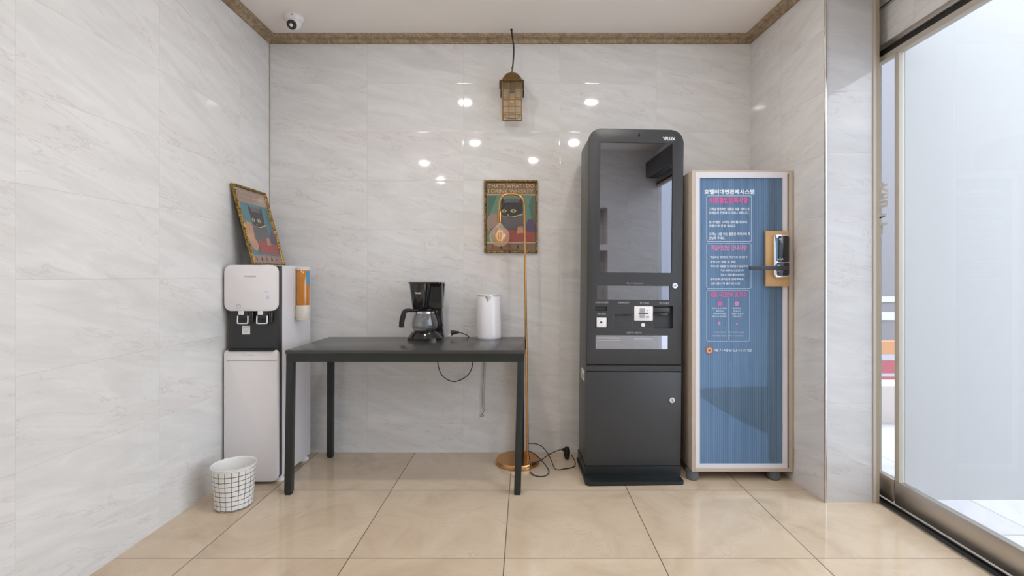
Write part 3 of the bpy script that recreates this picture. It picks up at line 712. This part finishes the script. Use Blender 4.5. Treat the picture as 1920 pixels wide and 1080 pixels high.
# ------------------------------------------------------------------ floor lamp
lx, ly = -0.044, 2.860
px_, py_ = X(988, ly), ly+0.0
t = thing('floor_lamp', 'slim brass floor lamp with a bent neck and a bare globe bulb', 'floor lamp', (lx, ly, 0))
lathe('base', [(0, 0.0), (0.122, 0.0), (0.1265, 0.003), (0.1265, 0.024), (0.124, 0.028), (0, 0.028)], lx, ly, M['copper'], t, 64)
ztop = Z(364, ly); xa = X(983, ly); xb = X(936.5, ly); R_ = 0.062
pts = [(px_+0.003, py_, 0.026), (px_+0.003, py_, 0.05)]
pts = [(px_+0.004, py_, 0.026), (xa, py_, ztop-R_)]
for k in range(1, 9): a = PI/2*k/8; pts.append((xa-R_+R_*math.cos(a), py_, ztop-R_+R_*math.sin(a)))
R2 = 0.055
for k in range(0, 9): a = PI/2+PI/2*k/8; pts.append((xb+R2+R2*math.cos(a), py_-0.002, ztop-R2+R2*math.sin(a)))
pts.append((xb, py_-0.002, Z(397, ly)))
tube('pole', pts, 0.0073, M['copper'], t, 14, spline=False)
lathe('pole_collar', [(0, 0.028), (0.012, 0.028), (0.012, 0.040), (0.008, 0.042), (0, 0.042)], px_+0.004, py_, M['copper'], t, 20)
lathe('bulb_socket', [(0, Z(395, ly)), (0.010, Z(395.5, ly)), (0.0145, Z(397, ly)), (0.0145, Z(417, ly)), (0.013, Z(418, ly)), (0, Z(418, ly))], xb, py_-0.002, M['copper'], t, 32)
cz = Z(443, ly); rb = 0.0605
prof = [(0.012, Z(418, ly)), (0.014, Z(420, ly))]+[(rb*math.sin(a), cz+rb*math.cos(a)) for a in [math.radians(28+152*k/16) for k in range(17)]]
prof[-1] = (0, cz-rb)
bu = lathe('bulb', prof, xb+0.002, py_-0.002, M['amber'], t, 40)
bm = bmesh.new(); bx0, by0 = xb+0.002, py_-0.002
for k in range(8):
    a = 2*PI*k/8; bm_tube(bm, [(bx0+0.006*math.cos(a), by0+0.006*math.sin(a), cz+0.035), (bx0+0.026*math.cos(a), by0+0.026*math.sin(a), cz+0.005), (bx0+0.010*math.cos(a), by0+0.010*math.sin(a), cz-0.028)], 0.0009, 5)
link('filament', from_bm(bm), M['filament'], bu)
lathe('filament_stem', [(0, cz+0.05), (0.006, cz+0.05), (0.005, cz+0.01), (0.002, cz-0.02), (0, cz-0.02)], bx0, by0, M['amber'], bu, 16)
gx = lambda p, y: X(p, y)
cpts = [(px_+0.004, py_+0.008, 0.110), (X(1003, 2.87), 2.87, Z(832, 2.87)), (X(1017, 2.86), 2.86, Z(838, 2.86)), (X(1028, 2.83), 2.83, Z(852, 2.83)), (X(1034, 2.79), 2.79, Z(864, 2.79)), (X(1042, 2.75), 2.755, 0.004), (X(1058, 2.76), 2.76, 0.004),
        (X(1076, 2.78), 2.79, 0.004), (X(1078, 2.87), 2.86, 0.006), (X(1072, 2.90), 2.90, 0.030)]
tube('power_cord', cpts, 0.0026, M['cable'], t)
c2 = [(px_+0.004, py_+0.008, 0.070), (X(1000, 2.86), 2.86, Z(850, 2.86)), (X(1014, 2.80), 2.80, Z(862, 2.80)), (X(1028, 2.75), 2.75, 0.006), (X(1028, 2.68), 2.69, 0.004), (X(1018, 2.64), 2.655, 0.004), (X(1004, 2.66), 2.665, 0.004), (X(994, 2.70), 2.71, 0.008), (X(996, 2.78), 2.765, 0.030),
      (X(1012, 2.80), 2.80, 0.034), (X(1030, 2.82), 2.82, Z(852, 2.82)), (X(1045, 2.86), 2.86, Z(845, 2.86)), (X(1056, 2.90), 2.90, Z(842, 2.90))]
tube('power_cord', c2, 0.0026, M['cable'], t)
pg = lathe('plug', [(0, 0.004), (0.012, 0.006), (0.019, 0.03), (0.019, 0.055), (0.012, 0.075), (0, 0.078)], X(1063, 2.91), 2.91, M['black_matte'], t, 20)
tube('plug_sleeve', [(X(1055, 2.90), 2.90, Z(843, 2.90)), (X(1062, 2.905), 2.905, Z(845, 2.90))], 0.010, M['black_matte'], pg, 12, spline=False)

# ------------------------------------------------------------------ pendant lantern
ly2 = 2.935; lx2 = X(960, ly2); q = ly2/F
lz = lambda p: Z(p, ly2)
t = thing('pendant_lantern', 'small aged gold cage lantern hanging from a black cord by the cornice', 'pendant lamp', (lx2, ly2, lz(222)))
tube('cord', [(X(959, ly2), ly2, ZC-0.001), (X(961, ly2), ly2, lz(72)), (X(963.3, ly2), ly2-0.004, lz(88)), (X(963, ly2), ly2-0.003, lz(106)), (X(961, ly2), ly2, lz(128))], 0.0044, M['cable'], t)
lathe('cord_grip', [(0, ZC), (0.007, ZC), (0.006, ZC-0.012), (0, ZC-0.014)], X(959, ly2), ly2, M['black_matte'], t, 16)
tube('hanging_loop', [(lx2, ly2, lz(126)), (lx2+0.002, ly2, lz(131)), (lx2, ly2, lz(136))], 0.005, M['lantern'], t, 10)
rf = lathe('roof', [(0.0, lz(132.5)), (0.007, lz(133)), (0.007, lz(138)), (0.024, lz(138.5)), (0.040, lz(141)), (0.052, lz(145)), (0.060, lz(149.5)), (0.066, lz(153.5)), (0.072, lz(158)), (0, lz(158.2))], lx2, ly2, M['lantern'], t, 40)
e_ = 0.073
box('brim', lx2-e_, lx2+e_, ly2-e_, ly2+e_, lz(159.6), lz(158.2), M['lantern'], t, 0.002)
for sx in (-1, 1):
    for sy in (-1, 1):
        bm = bmesh.new()
        for k in range(3):
            bm_box(bm, *(sorted((lx2+sx*e_, lx2+sx*(e_-0.010)))), *(sorted((ly2+sy*e_, ly2+sy*(e_-0.010)))), lz(165+k*5.2), lz(160.5+k*5.2), 0.002)
        link('eave_drop', from_bm(bm), M['lantern_dark'], t)
h = 0.0565; bm = bmesh.new(); zt, zb_ = lz(160), lz(221)
def hb(p): # taper of the cage
    return h-(p-160)*0.00003
for sx in (-1, 1):
    for sy in (-1, 1): bm_box(bm, lx2+sx*h-0.003, lx2+sx*h+0.003, ly2+sy*h-0.003, ly2+sy*h+0.003, zb_, zt)
for v in (-0.019, 0.019):
    for s_ in (-1, 1):
        bm_box(bm, lx2+v-0.0014, lx2+v+0.0014, ly2+s_*h-0.0014, ly2+s_*h+0.0014, zb_, zt)
        bm_box(bm, lx2+s_*h-0.0014, lx2+s_*h+0.0014, ly2+v-0.0014, ly2+v+0.0014, zb_, zt)
for p, th in ((177, 0.0016), (193, 0.0022), (205, 0.0016), (220.5, 0.003)):
    for s_ in (-1, 1):
        bm_box(bm, lx2-h, lx2+h, ly2+s_*h-0.002, ly2+s_*h+0.002, lz(p)-th, lz(p)+th)
        bm_box(bm, lx2+s_*h-0.002, lx2+s_*h+0.002, ly2-h, ly2+h, lz(p)-th, lz(p)+th)
for v in (-0.019, 0.019):
    bm_box(bm, lx2+v-0.0014, lx2+v+0.0014, ly2-h, ly2+h, zb_, zb_+0.003)
bm_tube(bm, [(lx2+0.046*math.cos(2*PI*k/32), ly2+0.046*math.sin(2*PI*k/32), zb_+0.010) for k in range(33)], 0.002, 6)
link('cage', from_bm(bm), M['lantern'], t)
for s_ in (-1, 1): box('glass_side', lx2-h+0.003, lx2+h-0.003, ly2+s_*(h-0.0035)-0.0005, ly2+s_*(h-0.0035)+0.0005, zb_+0.006, zt, M['lantern_glass'], t)
lathe('bulb_holder', [(0, lz(160)), (0.014, lz(160)), (0.014, lz(175)), (0, lz(175))], lx2, ly2, M['lantern_dark'], t, 20)
prof = [(0.010, lz(175))]+[(0.022*math.sin(a), lz(189)+0.024*math.cos(a)) for a in [math.radians(30+150*k/10) for k in range(11)]]; prof[-1] = (0, lz(189)-0.024)
b2 = lathe('bulb', prof, lx2, ly2, M['amber'], t, 24)
tube('filament', [(lx2-0.008, ly2, lz(183)), (lx2-0.006, ly2, lz(192)), (lx2, ly2, lz(186)), (lx2+0.006, ly2, lz(192)), (lx2+0.008, ly2, lz(183))], 0.0008, M['filament'], b2, 5)

# ------------------------------------------------------------------ security camera
sx_, sy_ = X(551, 2.80), 2.80
t = thing('security_camera', 'small white dome camera fixed to the ceiling near the cornice', 'camera', (sx_, sy_, ZC))
lathe('mount', [(0.056, ZC), (0.057, ZC-0.006), (0.053, ZC-0.018), (0.046, ZC-0.030), (0, ZC-0.030)], sx_, sy_, M['white_gloss'], t, 40)
prof = [(0.042*math.cos(a), ZC-0.032-0.042*math.sin(a)) for a in [PI/2*k/10 for k in range(11)]]; prof[-1] = (0, ZC-0.074)
lathe('dome', [(0.0, ZC-0.024), (0.042, ZC-0.026)]+prof, sx_, sy_, M['white_gloss'], t, 40)
# lens facing the camera, looking down into the room
d0 = Vector((0.06, -0.80, -0.60)).normalized(); c0 = Vector((sx_, sy_, ZC-0.036))
ln = tube('lens_window', [c0+d0*0.030, c0+d0*0.0425, c0+d0*0.0445], 0.026, M['black'], t, 28, spline=False, rr=[0.026, 0.026, 0.020])
tube('lens', [c0+d0*0.044, c0+d0*0.048], 0.009, M['chrome'], ln, 20, spline=False)
bm = bmesh.new(); uu = d0.orthogonal().normalized(); vv = d0.cross(uu)
for k in range(10):
    p = c0+d0*0.0445+0.016*(math.cos(2*PI*k/10)*uu+math.sin(2*PI*k/10)*vv); bm_tube(bm, [p, p+d0*0.002], 0.0028, 8)
link('infrared_lights', from_bm(bm), M['steel_dark'], ln)
tube('mount_screw', [(sx_+0.014, sy_-0.052, ZC-0.012), (sx_+0.014, sy_-0.058, ZC-0.013)], 0.003, M['steel_dark'], t, 10, spline=False)

# ------------------------------------------------------------------ kiosk
YK = 2.630
kX = lambda p: X(p, YK); kZ = lambda p: Z(p, YK)
KX0, KX1 = kX(1097), kX(1277); KXc = (KX0+KX1)/2
t = thing('payment_kiosk', 'tall charcoal self-service kiosk with a mirror-dark screen', 'kiosk', (KXc, YK, 0))
KT = kZ(242); rK = 0.068
body = [(KX0, 0.075), (KX1, 0.075)] + [(KX1-rK+rK*math.cos(PI/2*k/8), KT-rK+rK*math.sin(PI/2*k/8)) for k in range(9)] + [(KX0+rK-rK*math.sin(PI/2*k/8), KT-rK+rK*math.cos(PI/2*k/8)) for k in range(9)]
inner = [(x_*1.0+(0.002 if x_ < KXc else -0.002), z_-0.0015) for x_, z_ in body]
prism('cabinet', inner, YK+0.028, 2.90, M['kiosk_side'], t, 0.001)
zs1 = kZ(683.5)
pan = [(KX0, zs1), (KX1, zs1)] + body[2:]
bm = bmesh.new(); bm_prism(bm, pan, YK, YK+0.0285, 0.003)
rr_ = lambda a, b, c, d, r=0.004: rrect(kX(a), kX(b), kZ(d), kZ(c), r)
cut = [(rr_(1119.5, 1257, 267, 511, 0.003), YK-0.01, YK+0.022), (rr_(1115.5, 1253, 536, 562), YK-0.01, YK+0.018), (rr_(1114, 1251, 629, 655), YK-0.01, YK+0.018),
       (rr_(1222, 1260, 573, 616, 0.008), YK-0.01, YK+0.0275), (rr_(1113, 1135, 575, 583, 0.001), YK-0.01, YK+0.02), (rr_(1113, 1136, 595, 615, 0.001), YK-0.01, YK+0.012)]
front = link('front_panel', carve(from_bm(bm), cut), M['kiosk'], t, angle=30)
prism('screen', rr_(1119.5, 1257, 267, 511, 0.003), YK+0.008, YK+0.012, M['mirror'], t)
prism('scanner_window', rr_(1115.5, 1253, 536, 562), YK+0.004, YK+0.008, M['mirror'], t)
w2 = prism('receipt_window', rr_(1114, 1251, 629, 655), YK+0.004, YK+0.008, M['mirror_brightened'], t)
for q_ in ((kX(1117), kX(1163), YK+0.0034, YK+0.004, kZ(635), kZ(633)), (kX(1117), kX(1160), YK+0.0034, YK+0.004, kZ(639), kZ(637.5)), (kX(1187), kX(1222), YK+0.0034, YK+0.004, kZ(636), kZ(634.5))): boxes('window_print', [q_], M['ink_cap'], w2)
text('logo', 'YFLUX', kX(1237), kX(1261), kZ(262), kZ(256), YK-0.0006, M['ink_white'], t, 0.03)
lathe('camera_eye', [(0, kZ(257)), (0.005, kZ(256)), (0.0055, kZ(253)), (0.004, kZ(250)), (0, kZ(249.5))], kX(1192), YK+0.001, M['black'], t, 20)
text('caption', 'Pay & Customer', kX(1172), kX(1203), kZ(533), kZ(529.5), YK-0.0005, M['ink_cap'], t)
for s_, a, b, y0, y1 in (('CARD ACCESS', 1113, 1137, 569, 566), ('SLIM RECEIPT', 1155, 1178, 569, 566), ('RF CARD', 1197, 1214, 569.5, 566.5), ('ID CARD', 1234, 1252, 570, 566.5),
                         ('RETURN', 1117, 1132, 590.5, 587.5), ('신용카드 사용안내', 1172, 1200, 625.5, 621.5)):
    text('caption', s_, kX(a), kX(b), kZ(y0), kZ(y1), YK-0.0005, M['ink_cap'], t, 0.008)
box('card_slot', kX(1114), kX(1134.5), YK+0.010, YK+0.019, kZ(582), kZ(576), M['black'], t)
cb = box('coin_button', kX(1115.5), kX(1134), YK-0.002, YK+0.011, kZ(614), kZ(596), M['white_gloss'], t, 0.0015)
def disc(name, px, py, r, y0, y1, m, parent, seg=24):
    c_ = Vector((kX(px), 0, kZ(py)))
    return tube(name, [(c_.x, y1, c_.z), (c_.x, y0, c_.z)], r, m, parent, seg, spline=False)
disc('button_dot', 1124, 604.5, 0.006, YK-0.0035, YK-0.001, M['black_matte'], cb)
def outline(name, a, b, c, d, r=0.006, wd=0.0012, parent=t):
    bm = bmesh.new(); o_ = rrect(kX(a), kX(b), kZ(d), kZ(c), r); i_ = rrect(kX(a)+wd, kX(b)-wd, kZ(d)+wd, kZ(c)-wd, r-wd*0.5)
    A = [bm.verts.new((u, YK-0.0007, v)) for u, v in o_]; B = [bm.verts.new((u, YK-0.0007, v)) for u, v in i_]
    A2 = [bm.verts.new((u, YK+0.0003, v)) for u, v in o_]; B2 = [bm.verts.new((u, YK+0.0003, v)) for u, v in i_]
    n = len(A)
    for k in range(n):
        j = (k+1) % n
        bm.faces.new((A[k], A[j], B[j], B[k])); bm.faces.new((A[k], A2[k], A2[j], A[j])); bm.faces.new((B[k], B[j], B2[j], B2[k]))
    return link(name, from_bm(bm), M['kiosk_line'], parent, smooth=False)
M['kiosk_line'] = mat('kiosk_panel_line', (0.085, 0.088, 0.09), 0.45)
pm = outline('bill_panel', 1147, 1183, 573, 616)
boxes('bill_slot', [(kX(1149), kX(1181), YK-0.0015, YK+0.001, kZ(592.5), kZ(589.5)), (kX(1166), kX(1173), YK-0.003, YK+0.001, kZ(593), kZ(588.5))], M['kiosk_dark'], pm)
rp = outline('reader_panel', 1184, 1221, 573, 616)
cr = prism('card_reader', rr_(1186, 1221, 574, 601, 0.004), YK-0.004, YK, M['white_gloss'], t, 0.001)
boxes('reader_slot', [(kX(1194), kX(1213), YK-0.0052, YK-0.004, kZ(588.5), kZ(586.5))], M['black_matte'], cr)
boxes('reader_print', [(kX(1196), kX(1206), YK-0.0048, YK-0.004, kZ(596), kZ(589)), (kX(1196), kX(1206), YK-0.0048, YK-0.004, kZ(586), kZ(578))] , M['ink_grey'], cr)
for q_ in ((kX(1209), kX(1211.5), YK-0.0048, YK-0.004, kZ(583), kZ(581)), (kX(1208), kX(1214), YK-0.0048, YK-0.004, kZ(596), kZ(592))): boxes('reader_mark', [q_], M['ink_cap'], cr)
disc('reader_button', 1203, 609, 0.0105, YK-0.004, YK, M['white_gloss'], t)
oc = box('ticket_outlet', kX(1222.5), kX(1254), YK+0.006, YK+0.0275, kZ(586), kZ(577), M['kiosk'], t, 0.003)
box('outlet_slot', kX(1223), kX(1250), YK+0.004, YK+0.0275, kZ(590.5), kZ(587), M['black'], t, 0.001)
def lock(px, py, r):
    l_ = disc('lock', px, py, r, YK-0.006, YK+0.002, M['chrome'], t)
    disc('lock_core', px, py, r*0.55, YK-0.0085, YK-0.004, M['steel'], l_)
    box('key_slot', kX(px)-0.0010, kX(px)+0.0010, YK-0.0090, YK-0.008, kZ(py)-r*0.35, kZ(py)+r*0.35, M['black_matte'], l_)
lock(1262.5, 535, 0.0145); lock(1259, 750, 0.0145)
prism('middle_strip', rrect(KX0, KX1, kZ(696), kZ(685.5), 0.0005), YK+0.002, YK+0.03, M['kiosk'], t, 0.001)
box('lower_door', KX0, KX1, YK, YK+0.03, kZ(873), kZ(698), M['kiosk'], t, 0.002)
box('seam_shadow_gap', KX0+0.003, KX1-0.003, YK+0.015, YK+0.03, kZ(699), kZ(682), M['black_matte'], t)
prism('plinth', [(YK+0.001, 0.02), (YK+0.001, kZ(874.5)), (2.895, kZ(874.5)), (2.895, 0.02)], KX0-0.004, KX1, M['kiosk_dark'], t, 0.001, axis='x')
prism('base_plate', rrect(X(1097, 2.545), X(1284, 2.545), 2.545, 2.90, [0.02, 0.02, 0.0, 0.0]), 0.0, 0.020, M['kiosk_dark'], t, 0.003, axis='z')
ys = 2.75
sk = box('side_socket', KX0-0.003, KX0+0.004, ys-0.045, ys+0.045, Z(711, ys), Z(692, ys), M['white_matte'], t, 0.001)
box('socket_port', KX0-0.0045, KX0-0.002, ys-0.035, ys-0.010, Z(707, ys), Z(700, ys), M['black_matte'], sk)
t.rotation_euler = (0, math.radians(0.55), math.radians(1.9))

# ------------------------------------------------------------------ locker cabinet with the blue ribbed door
YL = 2.600
cX = lambda p: X(p, YL); cZ = lambda p: Z(p, YL)
A0, A1, B0, B1 = cX(1297.5), cX(1486.5), cZ(884.5), cZ(319.5)
t = thing('locker_cabinet', 'tall beige cabinet with a blue ribbed door and electronic lock', 'cabinet', ((A0+A1)/2, YL, 0))
th = 0.020; YE = 2.99
A1b = A1-0.038                                            # the back is narrower: the return wall slants
def panel(name, l, m=M['wood_frame']): return boxes(name, [l], m, t, 0.001)
panel('side_panel', (A0, A0+th, YL, YE, B0, B1)); 
prism('side_panel', [(A1-th, YL), (A1, YL), (A1b, YE), (A1b-th, YE)], B0, B1, M['wood_frame'], t, 0.0005, axis='z')
prism('top_panel', [(A0+th, YL), (A1-th, YL), (A1b-th, YE), (A0+th, YE)], B1-th, B1, M['wood_frame'], t, 0.0005, axis='z')
prism('bottom_panel', [(A0+th, YL), (A1-th, YL), (A1b-th, YE), (A0+th, YE)], B0, B0+th, M['wood_frame'], t, 0.0005, axis='z')
prism('back_panel', [(A0+th, YE-0.012), (A1b-th, YE-0.012), (A1b-th, YE-0.002), (A0+th, YE-0.002)], B0+th, B1-th, M['wood_frame'], t, axis='z')
for fx, fy in ((cX(1303), 2.64), (cX(1457), 2.64), (A0+0.05, 2.92), (A1b-0.06, 2.92)):
    lathe('foot', [(0, 0), (0.030, 0), (0.034, 0.004), (0.034, B0-0.002), (0, B0-0.001)], fx, fy, M['foot_grey'], t, 32)
fr0, fr1, fz0, fz1 = cX(1303.5), cX(1476), cZ(878), cZ(323)
wd = 0.024
door = boxes('door', [(fr0, fr0+wd, YL-0.002, YL+0.020, fz0, fz1), (fr1-wd-0.000, fr1, YL-0.002, YL+0.020, fz0, fz1), (fr0+wd, fr1-wd, YL-0.002, YL+0.020, fz1-wd-0.006, fz1), (fr0+wd, fr1-wd, YL-0.002, YL+0.020, fz0, fz0+wd)], M['door_frame'], t)
g0, g1, h0, h1 = fr0+wd-0.002, fr1-wd+0.002, fz0+wd-0.002, fz1-wd-0.004
YG = YL+0.004
box('ribbed_panel', g0, g1, YG, YG+0.005, h0, h1, M['ribbed'], door)
YS = YG+0.014
sX = lambda p: X(p, YS)
sZ = lambda p: Z(p, YS)
prism('added_tone_sheet', [(g0+0.002, sZ(728)), (sX(1440), sZ(724)), (sX(1440), h1-0.004), (g0+0.002, h1-0.004)], YS, YS+0.003, M['tone_fill'], t)  # added sheet that lightens the panel and leaves a dark strip at the right
prism('added_tone_sheet', [(g0+0.002, h0+0.004), (sX(1440), h0+0.004), (sX(1440), sZ(814)), (sX(1400), sZ(796)), (sX(1350), sZ(768)), (g0+0.002, sZ(742))], YS, YS+0.003, M['tone_fill'], t)  # second added sheet, its slanted top shaped to leave a dark wedge
yt = YG-0.0008
def ct(s_, a, b, c, d, m, bold=0.0, name='lettering'): return text(name, s_, cX(a), cX(b), cZ(d), cZ(c), yt, m, door, bold)
ct('호텔비대면관제시스템', 1321, 1415, 355, 364, M['ink_white'], 0.03, 'title_lettering')
ct('이용출입필독사항', 1331, 1403, 370, 381, M['ink_pink'], 0.03, 'heading_lettering')
ct('고객님 불편하신 점들은 호출 서비스로', 1330, 1406, 389, 394.5, M['ink_white'], 0.012)
ct('관제실에 연결해 드리오니 바랍니다.', 1330, 1405, 396, 401.5, M['ink_white'], 0.012)
ct('본 호텔은 고객님 편의를 위하여', 1330, 1401, 413.5, 419, M['ink_white'], 0.012)
ct('자동으로 운영 됩니다.', 1330, 1380, 420.5, 426, M['ink_white'], 0.012)
ct('고객님 사용 하신 물품은 제자리에 꼭', 1330, 1407, 436, 441.5, M['ink_white'], 0.012)
ct('반납해 주세요.', 1330, 1360, 443.5, 449, M['ink_white'], 0.012)
ct('객실키반납 안내사항', 1332, 1401, 459, 469.5, M['ink_pink2'], 0.02, 'heading_lettering')
for s_, a, b, yc in (('객실요금 체크인은 무인기로 안내문구', 1332, 1402, 482), ('운영시간 평일 및 주말', 1332, 1380, 491), ('주의사항 내용물 및 귀중품은 분실주의', 1332, 1402, 499.3), ('객실 내에서는 금연입니다', 1352, 1395, 507),
                     ('퇴실시 객실키를 반납하세요', 1352, 1397, 515), ('문의전화 관리실로 연락주세요', 1332, 1395, 523.5), ('감사합니다 즐거운시간', 1334, 1388, 531.5)):
    ct(s_, a, b, yc-2.1, yc+2.1, M['ink_white'], 0.008)
ct('퇴실 시간안내 및 주차', 1332, 1401, 547, 557, M['ink_pink'], 0.02, 'heading_lettering')
for s_, a, b, yc in (('객실카드를 꽂아주세요', 1335, 1363, 578), ('체크인 시', 1343, 1358, 583.3), ('엘리베이터 이용', 1338, 1361, 588.3), ('해당층으로 이동하세요', 1336, 1363, 593.5), ('체크아웃', 1374, 1390, 578), ('퇴실시', 1376, 1388, 583.3),
                     ('객실키 반납후', 1372, 1394, 588.3), ('이용하세요', 1374, 1391, 593.5), ('주차장 이용안내', 1338, 1361, 623), ('지하주차장 이용가능', 1335, 1363, 629.8), ('문의사항은 관리실로', 1367, 1396, 623), ('연락 주시기 바랍니다', 1367, 1396, 629.8)):
    ct(s_, a, b, yc-1.4, yc+1.4, M['ink_pale'] if yc > 600 else M['ink_white'])
ct('메가세무인시스템', 1339, 1409, 654, 660, M['ink_pale'], 0.01, 'footer_lettering')
def line_rect(name, a, b, c, d, r, m, wpx=0.0026):
    bm = bmesh.new(); o_ = rrect(cX(a), cX(b), cZ(d), cZ(c), r); i_ = rrect(cX(a)+wpx, cX(b)-wpx, cZ(d)+wpx, cZ(c)-wpx, max(r-wpx, 0.001))
    A = [bm.verts.new((u, yt, v)) for u, v in o_]; B = [bm.verts.new((u, yt, v)) for u, v in i_]
    for k in range(len(A)): j = (k+1) % len(A); bm.faces.new((A[k], A[j], B[j], B[k]))
    return link(name, from_bm(bm), m, door, smooth=False)
line_rect('printed_border', 1325, 1410, 366.5, 453, 0.009, M['ink_pale'])
line_rect('printed_border', 1325, 1409, 456, 541, 0.009, M['ink_pale'], 0.0018)
line_rect('printed_border', 1325, 1406, 544, 640, 0.009, M['ink_pale'], 0.0014)
line_rect('printed_border', 1365, 1366.4, 560, 637, 0.0015, M['ink_pale'], 0.0012)
def icon(px, py, r, m, n=18):
    bm = bmesh.new(); cx_, cz_ = cX(px), cZ(py)
    f = bm.faces.new([bm.verts.new((cx_+r*math.cos(2*PI*k/n), yt, cz_+r*math.sin(2*PI*k/n))) for k in range(n)])
    return link('printed_icon', from_bm(bm), m, door, smooth=False)
icon(1350, 569, 0.012, M['ink_pink']); icon(1382, 569, 0.012, M['ink_pink2']); icon(1349, 606, 0.010, M['ink_pink2'], 4); icon(1382, 607, 0.008, M['ink_pink2'], 3)
def badge(sc, m, dy, name):
    pts_ = [(0, 1.0), (0.35, 0.86), (0.85, 0.78), (0.95, 0.1), (0.7, -0.55), (0, -1.05), (-0.7, -0.55), (-0.95, 0.1), (-0.85, 0.78), (-0.35, 0.86)]
    bm = bmesh.new(); f = bm.faces.new([bm.verts.new((cX(1330.5)+u*sc, yt-dy, cZ(657.5)+v*sc)) for u, v in pts_]); return link(name, from_bm(bm), m, door, smooth=False)
badge(0.0215, mat('emblem_brown', (0.30, 0.09, 0.05), 0.5), 0.0, 'emblem'); badge(0.0165, mat('emblem_gold', (0.68, 0.40, 0.22), 0.5), 0.0003, 'emblem_face'); badge(0.006, mat('emblem_centre', (0.25, 0.06, 0.03), 0.5), 0.0006, 'emblem_centre')
# lock on its oak board
LB = YL-0.016
def lx_(p): return X(p, LB)
def lz_(p): return Z(p, LB)
lb = box('lock_board', lx_(1436), lx_(1479), LB, YL-0.002, lz_(537), lz_(433), M['lockboard'], t, 0.0008)
lk = prism('lock_casing', rrect(lx_(1447.5), lx_(1475), lz_(519.5), lz_(441), 0.011), LB-0.022, LB, M['chrome'], t, 0.003)
prism('keypad_cover', rrect(lx_(1455), lx_(1474), lz_(492), lz_(443), [0.004, 0.004, 0.009, 0.006]), LB-0.030, LB-0.020, M['black'], lk, 0.002)
prism('side_inlay', rrect(lx_(1451.5), lx_(1454), lz_(490), lz_(446), 0.003), LB-0.0235, LB-0.020, M['blue_label'], lk)
prism('lower_face', rrect(lx_(1453), lx_(1474), lz_(517), lz_(493), [0.006, 0.008, 0.002, 0.002]), LB-0.030, LB-0.020, M['black'], lk, 0.002)
text('lock_lettering', 'samlock', X(1457.5, LB-0.03), X(1469, LB-0.03), Z(487, LB-0.03), Z(484, LB-0.03), LB-0.0306, M['ink_white'], lk, 0.01)
box('lock_mark', X(1461, LB-0.03), X(1466, LB-0.03), LB-0.0306, LB-0.029, Z(449.5, LB-0.03), Z(447, LB-0.03), M['ink_cap'], lk)
yb = LB-0.05
prism('lock_lever', rrect(X(1406, yb), X(1479, yb), Z(506.5, yb), Z(499, yb), 0.004), yb, yb+0.012, M['grey_plastic'], t, 0.002)
tube('lever_hub', [(X(1464, LB-0.03), LB-0.022, Z(503, LB)), (X(1464, LB-0.03), yb+0.004, Z(503, yb))], 0.012, M['black'], lk, 24, spline=False)
boxes('lever_dots', [(X(1461, yb), X(1467, yb), LB-0.0312, LB-0.029, Z(498.5, yb), Z(496.5, yb)), (X(1461, yb), X(1467, yb), LB-0.0312, LB-0.029, Z(509, yb), Z(507.5, yb))], M['ink_cap'], lk)
